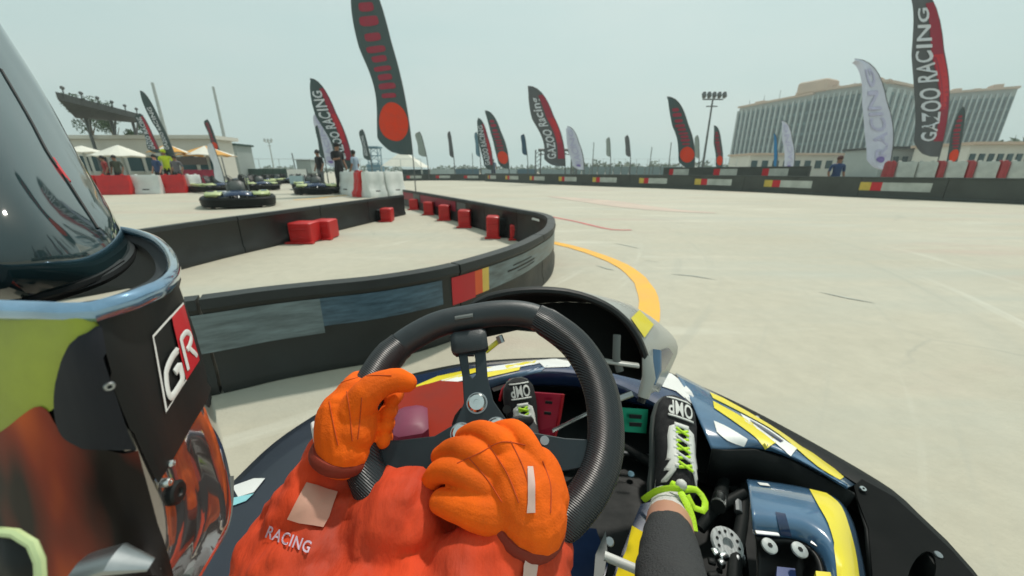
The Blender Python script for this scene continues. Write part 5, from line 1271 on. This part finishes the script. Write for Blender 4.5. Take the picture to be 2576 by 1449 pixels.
def shoe(heel, toe, up, wid, label, text_flip=False, lace=True):
    """heel and toe points of the sole line; up = direction the instep faces"""
    f = (toe-heel); Ls = f.length; f.normalize(); u = (up-f*up.dot(f)).normalized(); s = f.cross(u)
    prof = [(-.02, .36, .50), (.04, .70, .78), (.16, .80, 1.0), (.30, .80, .98), (.45, .88, .78), (.60, .98, .64), (.75, 1.0, .54), (.88, .90, .46), (.96, .66, .36), (1.0, .30, .22)]
    hgt = wid*.98; n = 18
    def sec(t, w_, h_, k=1., zb=0):
        o = []
        for j in range(n):
            a = j*2*PI/n; cx_ = math.cos(a); sy_ = math.sin(a)
            x = wid/2*w_*k*(abs(cx_)**.75)*(1 if cx_ > 0 else -1); z = hgt*h_*(.5+.5*sy_ if sy_ > 0 else .5+.5*max(-1, sy_*1.25))
            o.append(heel+f*(Ls*t)+s*x+u*(z+zb))
        return o
    dense = []
    for i in range(len(prof)-1):
        for k in range(3):
            t = k/3; dense.append(tuple(a+(b-a)*t for a, b in zip(prof[i], prof[i+1])))
    dense.append(prof[-1])
    g = MB(); g.loft([sec(*p) for p in dense], caps=True); sh = DR.part('shoe', g, SHOEK, label=label); ST_ = bvh_of([g])
    g = MB(); g.loft([[heel+f*(Ls*t)+s*(wid/2*w_*k*1.04)*c_+u*z for k, c_, z in ((1, -1, -.004), (1, -1, .012), (1, 1, .012), (1, 1, -.004))] for t, w_, h_ in dense], caps=True); DR.part('sole', g, GREYP, sh)
    def surf(t, q, lift=.002):       # t along, q across -1..1, dropped on the instep
        o = heel+f*(Ls*t)+s*(wid/2*q)+u*.3; h = ST_.ray_cast(o, -u)
        return (h[0]+u*lift) if h[0] else heel+f*(Ls*t)+s*(wid/2*q*.8)+u*hgt*.4
    def strip(name, path, w_, m, lift=.003, closed=False):
        g = MB(); g.tube([surf(t, q, lift) for t, q in path], w_, 8, flat=.45, closed=closed, up=u); return DR.part(name, g, m, sh)
    def patch(name, poly, m, lift=.002):
        ts = [p[0] for p in poly]; c = (sum(ts)/len(ts), sum(p[1] for p in poly)/len(poly)); big = []
        for i, p in enumerate(poly):
            q = poly[(i+1) % len(poly)]
            for k in range(4): big.append((p[0]+(q[0]-p[0])*k/4, p[1]+(q[1]-p[1])*k/4))
        n_ = len(big); vs = [surf(*p, lift) for p in big]+[surf(c[0]+(p[0]-c[0])*.5, c[1]+(p[1]-c[1])*.5, lift) for p in big]+[surf(*c, lift)]
        g = MB(); g.add(vs, [(i, (i+1) % n_, n_+(i+1) % n_, n_+i) for i in range(n_)]+[(n_+i, n_+(i+1) % n_, 2*n_) for i in range(n_)]); return DR.part(name, g, m, sh)
    # white eyestay: horseshoe round the tongue, sweeping back to the heel
    for sg in (-1, 1):
        g = MB(); rows = []
        for t, q0, q1 in ((.675, .0, .04), (.668, .04, .36), (.64, .16, .58), (.55, .22, .64), (.45, .22, .62), (.35, .26, .66), (.27, .38, .82), (.18, .60, .97), (.10, .80, 1.0)):
            rows.append([surf(t, sg*(q0+(q1-q0)*k/3), .003) for k in range(4)])
        g.loft(rows, closed=False); o = DR.part('side_stripe', g, SHOEW, sh); solidify(o, .002)
    g = MB(); g.loft([[surf(t, q, .003) for t in (.655, .675, .695)] for q in (-.34, -.2, 0, .2, .34)], closed=False); o = DR.part('toe_stripe', g, SHOEW, sh); solidify(o, .002)
    # OMP on the toe
    va, fa = text_geo('OMP', 1.0)
    for nm2, r in (('logo_bar', (.935, .945)), ('logo_bar', (.745, .757))):
        g = MB(); g.loft([[surf(r[0]+(.02 if False else 0), q, .0035), surf(r[1]+.006, q, .0035)] for q in (-.62, -.4, -.2, 0, .2, .4, .62)], closed=False); o = DR.part(nm2, g, SHOEW, sh); solidify(o, .0015)
    g = MB(); g.add([surf(.770+.150*(1-b), .60-1.2*a if not text_flip else -.60+1.2*a, .004) for a, b in va], fa); DR.part('logo_lettering', g, SHOEW, sh, smooth=False)
    if lace:
        for k in range(5):
            t = .30+.075*k
            strip('lace', [(t, -.30), (t+.02, 0), (t+.045, .30)], .0032, LIME, .005); strip('lace', [(t+.045, -.30), (t+.02, 0), (t, .30)], .0032, SHOEW if k % 2 else LIME, .007)
            strip('eyelet_loop', [(t+.01, .28), (t+.01, .42)], .005, SHOEW, .004); strip('eyelet_loop', [(t+.01, -.28), (t+.01, -.42)], .005, SHOEW, .004)
    return sh, surf, u
shR, sfR, uR = shoe(Zp(1668, 1285, .075), Zp(1695, 1002, .235), V((.0, -.78, .62)), .098, 'right shoe on the green pedal, lime lace tied in a bow')
# trailing bow of the right lace
def ribbon(px, zs, w_, name='lace_bow'):
    pts = spline([Zp(x, y, z) for (x, y), z in zip(px, zs)], .01); g = MB(); g.tube(pts, w_, 8, flat=.35, up=(0, -.7, .7)); DR.part(name, g, LIME, shR)
ribbon([(1618, 1258), (1650, 1236), (1685, 1228), (1718, 1232)], [.16, .19, .205, .205], .0062)
ribbon([(1722, 1232), (1752, 1232), (1774, 1262), (1768, 1285), (1748, 1278), (1730, 1245)], [.205, .20, .19, .185, .19, .205], .0062)
ribbon([(1712, 1238), (1728, 1268), (1740, 1300), (1746, 1336)], [.205, .20, .19, .18], .0068)
ribbon([(1688, 1215), (1702, 1222), (1718, 1230)], [.20, .205, .208], .006)
c = Zp(1714, 1220, .208); g = MB(); g.ball(c, .011, 10, 6); DR.part('lace_knot', g, SHOEW, shR)
shL, sfL, uL = shoe(Zp(1322, 1135, .075), Zp(1300, 950, .255), V((.10, -.80, .60)), .086, 'left shoe on the red pedal, seen through the wheel')
# ------------------------------------------------------------------ helmet
hroot = bpy.data.objects.new('helmet', None); COL.objects.link(hroot); hroot.parent = DR.o; hroot.location = Dp(100, 900, .2)-DR.loc
class HSub:
    loc = Dp(100, 900, .2); o = hroot
    def part(s, name, mb, m, parent=None, smooth=True, label=None, stuff=False):
        ob = link(name, mb.mesh(name, s.loc, smooth), m, s.o)
        if label: ob['label'] = label
        return ob
HM = HSub()
def smooth_grid(rows, n=4):
    def sm(c, k):
        c = list(c); o = []
        for i in range(len(c)-1):
            a, b, d, e = c[max(i-1, 0)], c[i], c[i+1], c[min(i+2, len(c)-1)]
            for j in range(k):
                t = j/k; o.append(.5*((2*b)+(d-a)*t+(2*a-5*b+4*d-e)*t*t+(3*b-a-3*d+e)*t**3))
        return o+[c[-1]]
    A = [sm(r, n) for r in rows]; return [list(r) for r in zip(*[sm(c, n) for c in zip(*A)])]
zr = H-.055
rimpts = [Zp(x, y, zr) for x, y in [(150, 575), (250, 575), (330, 585), (385, 603), (420, 632), (436, 668), (428, 702), (395, 730), (330, 757), (235, 785), (110, 783), (-60, 778), (-300, 780)]]
rs_ = spline(rimpts, .008)
g = MB(); g.tube(rs_, .0034, 10, flat=1.3, up=(0, 0, 1)); HM.part('chin_bar_trim', g, RIM)
innr = [Zp(x, y, zr-.006) for x, y in [(170, 595), (255, 597), (318, 606), (358, 622), (382, 645), (392, 672), (386, 694), (360, 714), (305, 736), (225, 762), (110, 765), (-60, 762), (-300, 765)]]
g = MB(); g.loft([rs_] + [resamp(spline(innr, .008), len(rs_))] + [[p-V((0, 0, .05)) for p in resamp(spline(innr, .008), len(rs_))]], closed=False); o = HM.part('chin_bar_lining', g, mat('lining_foam', (.03, .035, .04), .7, var=.3))
A_ = Dp(436, 668, .226); B_ = Dp(235, 788, .151); C_ = Dp(579, 1200, .262); NH = (B_-A_).cross(C_-A_).normalized()
if NH.dot(CAM-A_) < 0: NH = -NH
def HP(x, y, off=0): return PL(x, y, A_+NH*off, NH)
gridpx = [[(436, 668), (340, 732), (237, 774)], [(478, 800), (370, 850), (252, 880)], [(515, 940), (415, 985), (300, 1010)], [(552, 1070), (455, 1105), (345, 1130)], [(580, 1200), (500, 1230), (388, 1250)], [(577, 1310), (505, 1345), (400, 1370)], [(505, 1445), (445, 1475), (350, 1500)]]
backc = [(380, 640, .34), (425, 790, .36), (460, 940, .38), (490, 1070, .40), (520, 1200, .42), (510, 1320, .42), (430, 1460, .40)]
leftc = [[(110, 770, .150), (-80, 764, .161), (-400, 762, .2)], [(115, 885, .150), (-80, 885, .16), (-400, 880, .2)], [(135, 1005, .152), (-80, 1000, .16), (-400, 1000, .2)], [(160, 1135, .156), (-80, 1130, .162), (-400, 1130, .2)],
         [(190, 1265, .160), (-80, 1260, .165), (-400, 1260, .2)], [(220, 1395, .165), (-80, 1400, .168), (-400, 1400, .2)], [(220, 1545, .17), (-80, 1560, .17), (-400, 1560, .2)]]
rows = []
for i in range(7):
    a, b, c3 = gridpx[i]; bul = .004*math.sin(PI*(i+.0)/6)
    rows.append([Dp(*backc[i]), HP(*a), HP(*b, bul), HP(*c3)]+[Dp(*q) for q in leftc[i]])
SG = smooth_grid(rows, 5)
gg = MB(); gg.loft(SG, closed=False); HTr = bvh_of([gg])
nc = len(SG[0]); nrw = len(SG)
me = gg.mesh('chin_bar', HM.loc); cb = link('chin_bar', me, None, hroot)
HMIR = mat('dark_mirror_lacquer', (.30, .26, .25), .07, metal=.85, coat=1, var=.1)
for m in (GLOSS, HMIR): me.materials.append(m)
for p in me.polygons:
    c = p.center+HM.loc; d = c-CAM; fw = d.y*cp-d.z*sp; x = CX+FPX*d.x/fw; y = CY-FPX*(d.z*cp+d.y*sp)/fw
    p.material_index = 1 if y > 1000 and x > 330 else 0
SUITREFL = bpy.data.materials.new('painted_suit_reflection'); SUITREFL.use_nodes = True; _t = SUITREFL.node_tree; _b = _t.nodes['Principled BSDF']  # smeared reflections of the orange suit, put into the colour as noise
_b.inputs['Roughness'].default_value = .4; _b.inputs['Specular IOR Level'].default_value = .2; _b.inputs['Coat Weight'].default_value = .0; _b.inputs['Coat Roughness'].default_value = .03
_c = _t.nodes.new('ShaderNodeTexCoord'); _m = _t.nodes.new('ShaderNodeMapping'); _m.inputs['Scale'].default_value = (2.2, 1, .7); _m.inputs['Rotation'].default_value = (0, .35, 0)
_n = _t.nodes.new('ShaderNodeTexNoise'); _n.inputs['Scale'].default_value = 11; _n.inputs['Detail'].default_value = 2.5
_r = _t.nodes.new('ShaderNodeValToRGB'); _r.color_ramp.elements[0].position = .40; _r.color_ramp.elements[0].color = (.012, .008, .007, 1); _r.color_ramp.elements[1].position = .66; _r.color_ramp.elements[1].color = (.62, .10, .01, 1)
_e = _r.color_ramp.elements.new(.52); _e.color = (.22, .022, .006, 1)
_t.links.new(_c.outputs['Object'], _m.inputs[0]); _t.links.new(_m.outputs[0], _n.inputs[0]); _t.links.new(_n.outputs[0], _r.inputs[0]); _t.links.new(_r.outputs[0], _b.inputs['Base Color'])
def hstrip(A, B, m, name, k=26, lift=.0010, nj=8, tree=None, T=None, parent=None):
    tree = tree or HTr
    rs2 = lambda px: [(q.x, q.y) for q in resamp(spline([V((x, y, 0)) for x, y in px], 4), k)]
    rows = []
    for a_, b_ in zip(rs2(A), rs2(B)):
        r = []
        for j in range(nj+1):
            x, y = a_[0]+(b_[0]-a_[0])*j/nj, a_[1]+(b_[1]-a_[1])*j/nj; d = ray(x, y).normalized(); h = tree.ray_cast(CAM, d)
            r.append(h[0]+(h[1] if h[1].dot(d) < 0 else -h[1])*lift if h[0] else None)
        f_ = [i for i in range(nj+1) if r[i] is not None]
        if f_: rows.append([r[min(f_, key=lambda i: abs(i-j))] for j in range(nj+1)])
    g = MB(); g.loft(rows, closed=False); return (T or HM).part(name, g, m, parent=parent)
hstrip([(-120, 790), (0, 788), (120, 793), (237, 792)], [(-120, 1130), (0, 1098), (120, 1040), (180, 985), (262, 850)], FLUO, 'fluorescent_panel')
hstrip([(-120, 1120), (0, 1090), (110, 1018), (172, 1088), (300, 1135), (345, 1130)], [(-120, 1500), (0, 1500), (120, 1500), (250, 1500), (370, 1500), (440, 1500)], SUITREFL, 'suit_reflection_panel', 34, .0014)  # lower shell overlay carrying the painted orange and black reflections
# matte logo plate with the letters GR
def hdecal(px, m, name, lift=.0015, sub=4):
    o = decal(px, HTr, m, name, None, HM, lift, sub); return o
hstrip([(236, 790), (255, 880), (290, 990), (335, 1100), (372, 1180), (390, 1215)], [(437, 676), (472, 770), (502, 860), (524, 975), (470, 1080), (393, 1213)], MATTE, 'logo_plate', 40, .0016, 20)
em = [V((368, 848, 0)), V((402, 1042, 0)), V((490, 908, 0)), V((448, 762, 0))]   # upper left, lower left, lower right, upper right
def E2(u, v):       # u to the right, v up, unit square of the emblem
    p = (em[1]*(1-u)+em[2]*u)*(1-v)+(em[0]*(1-u)+em[3]*u)*v
    return p.x, p.y
def emb(u0, u1, v0, v1, m, name, lift): return hstrip([E2(u0, v0), E2(u0, v1)], [E2(u1, v0), E2(u1, v1)], m, name, 26, lift, 12)
for q in ((0, .045, 0, 1), (0, 1, .965, 1), (0, .62, 0, .018)): emb(*q, WHITE, 'emblem_outline', .0024)
emb(.62, 1, .0, .965, REDT, 'emblem_field', .0024)
def stroke(path, w_, m, name):
    path = spline([V((u, v, 0)) for u, v in path], .03); g = MB(); pts = []
    for p in path:
        x, y = E2(p.x, p.y); d = ray(x, y).normalized(); h = HTr.ray_cast(CAM, d)
        if h[0]: pts.append(h[0]+(h[1] if h[1].dot(d) < 0 else -h[1])*.0027)
    g.tube(pts, w_, 8, flat=.2, up=NH); HM.part(name, g, m)
stroke([(.56, .50), (.56, .50), (.38, .50), (.19, .44), (.13, .32), (.13, .16), (.20, .08), (.42, .07), (.53, .10), (.54, .24), (.54, .29), (.42, .29), (.38, .29)], .0021, WHITE, 'letter_g')
stroke([(.70, .10), (.70, .10), (.70, .56), (.72, .58), (.86, .58), (.93, .50), (.93, .42), (.86, .36), (.78, .35)], .0017, WHITE, 'letter_r')
stroke([(.84, .35), (.84, .35), (.95, .12), (.95, .12)], .0017, WHITE, 'letter_r_leg')
# dark vent, trims and knobs
hstrip([(238, 822), (190, 865), (158, 950), (152, 1030), (170, 1090), (220, 1122)], [(242, 822), (258, 900), (278, 960), (298, 1020), (320, 1085), (340, 1128)], mat('vent_black', (.012, .013, .018), .5, spec=.25, var=.5), 'side_vent', 30, .0022, 14)
def hknob(x, y, r, m, name, h=.003):
    d = ray(x, y).normalized(); hh = HTr.ray_cast(CAM, d); c = hh[0] if hh[0] else HP(x, y); n = hh[1] if hh[0] and hh[1].dot(d) < 0 else -hh[1]
    g = MB(); g.lathe(c, n, [(r, 0), (r, h*.7), (r*.8, h), (r*.4, h), (r*.3, h*.7)], 18); HM.part(name, g, m)
hknob(272, 968, .0020, STEELD, 'pivot_screw'); hknob(436, 1240, .0058, MATTE, 'vent_knob'); hknob(412, 1215, .0022, CHROME, 'screw'); hknob(420, 1168, .0018, CHROME, 'screw')
g = MB(); g.tube([Dp(-30, 1335, .135), Dp(40, 1342, .134), Dp(82, 1368, .134), Dp(100, 1410, .134), Dp(104, 1480, .134)], .0016, 8); HM.part('strap_ring', g, mat('pale_lime_trim', (.5, .6, .3), .3, coat=.5))
g = MB(); g.add([Dp(-30, 1342, .136), Dp(40, 1349, .1355), Dp(76, 1374, .1355), Dp(94, 1410, .1355), Dp(98, 1520, .1355), Dp(-30, 1520, .1355)], [tuple(range(6))]); o = HM.part('strap_pad', g, MATTE); solidify(o, .002)
g = MB(); g.tube([Dp(150, 1500, .15), Dp(215, 1428, .148), Dp(290, 1405, .15), Dp(380, 1420, .155)], [.004, .007, .007, .003], 10, flat=.5); HM.part('neck_strap', g, STEELD)
# lower edge trim of the shell
pts = []
for x, y in ((579, 1200), (578, 1262), (568, 1322), (540, 1375), (505, 1420), (468, 1460)): pts.append(HP(x-3, y, .002))
g = MB(); g.tube(spline(pts, .005), .0028, 8); HM.part('edge_trim', g, GREYP)
# visor
vrows = [
 [(262, 545, .43), (300, 585, .38), (326, 612, .34), (330, 640, .305), (306, 672, .265), (248, 708, .23), (130, 748, .205), (0, 775, .197), (-250, 790, .20)],
 [(225, 470, .42), (268, 512, .355), (286, 548, .315), (282, 588, .275), (245, 628, .237), (175, 660, .205), (60, 690, .184), (-60, 706, .176), (-300, 712, .18)],
 [(150, 345, .44), (196, 388, .36), (198, 430, .31), (182, 470, .265), (142, 505, .225), (80, 535, .195), (-20, 560, .178), (-130, 575, .17), (-350, 580, .175)],
 [(70, 180, .45), (110, 232, .37), (104, 272, .32), (82, 312, .275), (42, 345, .235), (-20, 375, .205), (-110, 395, .188), (-220, 410, .18), (-420, 420, .185)],
 [(-30, 20, .46), (10, 75, .38), (0, 115, .33), (-24, 152, .29), (-66, 185, .25), (-130, 212, .22), (-220, 235, .20), (-330, 250, .195), (-500, 260, .2)],
 [(-150, -160, .46), (-105, -110, .39), (-112, -70, .345), (-140, -30, .31), (-185, 0, .27), (-250, 25, .24), (-340, 45, .22), (-450, 60, .215), (-600, 70, .22)]]
VG = smooth_grid([[Dp(*q) for q in r] for r in vrows], 5)
g = MB(); g.loft(VG, closed=False); HM.part('visor', g, VIS, label='mirrored visor reflecting the sky and track'); VT = bvh_of([g])
pts = [p+V((0, 0, .0005)) for p in VG[0]]; g = MB(); g.tube(pts, .0035, 8); HM.part('visor_seal', g, MATTE)
def on_vis(px, r, m, name):
    pts = []
    for x, y in px:
        h = VT.ray_cast(CAM, ray(x, y).normalized())
        if h[0]: pts.append(h[0])
    if len(pts) > 1: g = MB(); g.tube(spline(pts, .004), r, 6); HM.part(name, g, m)
on_vis([(2, 175), (40, 240), (80, 310), (120, 385), (165, 450), (210, 520), (245, 575)], .0011, MATTE, 'visor_channel')
on_vis([(130, 398), (150, 428), (172, 458)], .0016, REDT, 'visor_mark')
on_vis([(0, 765), (110, 742), (230, 704), (305, 660)], .0025, MATTE, 'visor_lip')
# shell behind the visor so the helmet is closed
g = MB(); g.ball(Dp(-420, 420, .34), (.12, .145, .14), 28, 18); HM.part('shell', g, GLOSS)

PST = mat('pale_pink_tape', (.62, .42, .36), .6, var=.15)
hstrip([(1326, 1175), (1328, 1220), (1326, 1290)], [(1340, 1175), (1345, 1220), (1346, 1290)], PST, 'glove_stripe', 16, .0016, 4, RGT, DR, DR.o)
hstrip([(1325, 1330), (1318, 1400), (1300, 1500)], [(1346, 1330), (1348, 1400), (1345, 1500)], PST, 'arm_stripe', 16, .0030, 4, BT, DR, DR.o)

SEAM = mat('dark_glove_seam', (.48, .06, .004), .9)
def seam(px, tree, r=.0006, name='seam', m=SEAM):
    pts = []
    for p in spline([V((x, y, 0)) for x, y in px], 6):
        d = ray(p.x, p.y).normalized(); h = tree.ray_cast(CAM, d)
        if h[0]: pts.append(h[0]-d*.0004)
    if len(pts) > 2: g = MB(); g.tube(pts, r, 6); DR.part(name, g, m)
for px in ([(1178, 1150), (1225, 1205), (1262, 1262)], [(1228, 1118), (1275, 1190), (1305, 1265)], [(1285, 1110), (1318, 1180), (1340, 1260)], [(1150, 1165), (1205, 1140), (1262, 1112), (1322, 1120)], [(1365, 1160), (1385, 1220), (1385, 1290)]): seam(px, RGT)
LGT = skin_surface_tree([o for o in DR.o.children if o.name.startswith('glove') and 'left' in o.get('label', '')][0])
for px in ([(828, 1010), (838, 1065), (850, 1120)], [(872, 985), (880, 1040), (886, 1110)], [(842, 970), (880, 955), (930, 945), (985, 945)], [(910, 1000), (905, 1060), (900, 1105)]): seam(px, LGT)
def cuff(c, e, r, L_, m):
    ax = (V(e)-V(c)).normalized(); g = MB(); g.lathe(c, ax, [(r*.93, 0), (r, .003), (r*1.02, L_*.5), (r, L_-.003), (r*.93, L_)], 28); DR.part('cuff', g, m)
CUFFM = mat('dark_cuff_cloth', (.22, .022, .006), .85, var=.3)
cuff(W(1334, 1296, .045), jpt(1290, 1390, .395), .0395, .016, CUFFM)
cuff(W(866, 1128, .016), jpt(822, 1290, .44), .0355, .014, CUFFM)
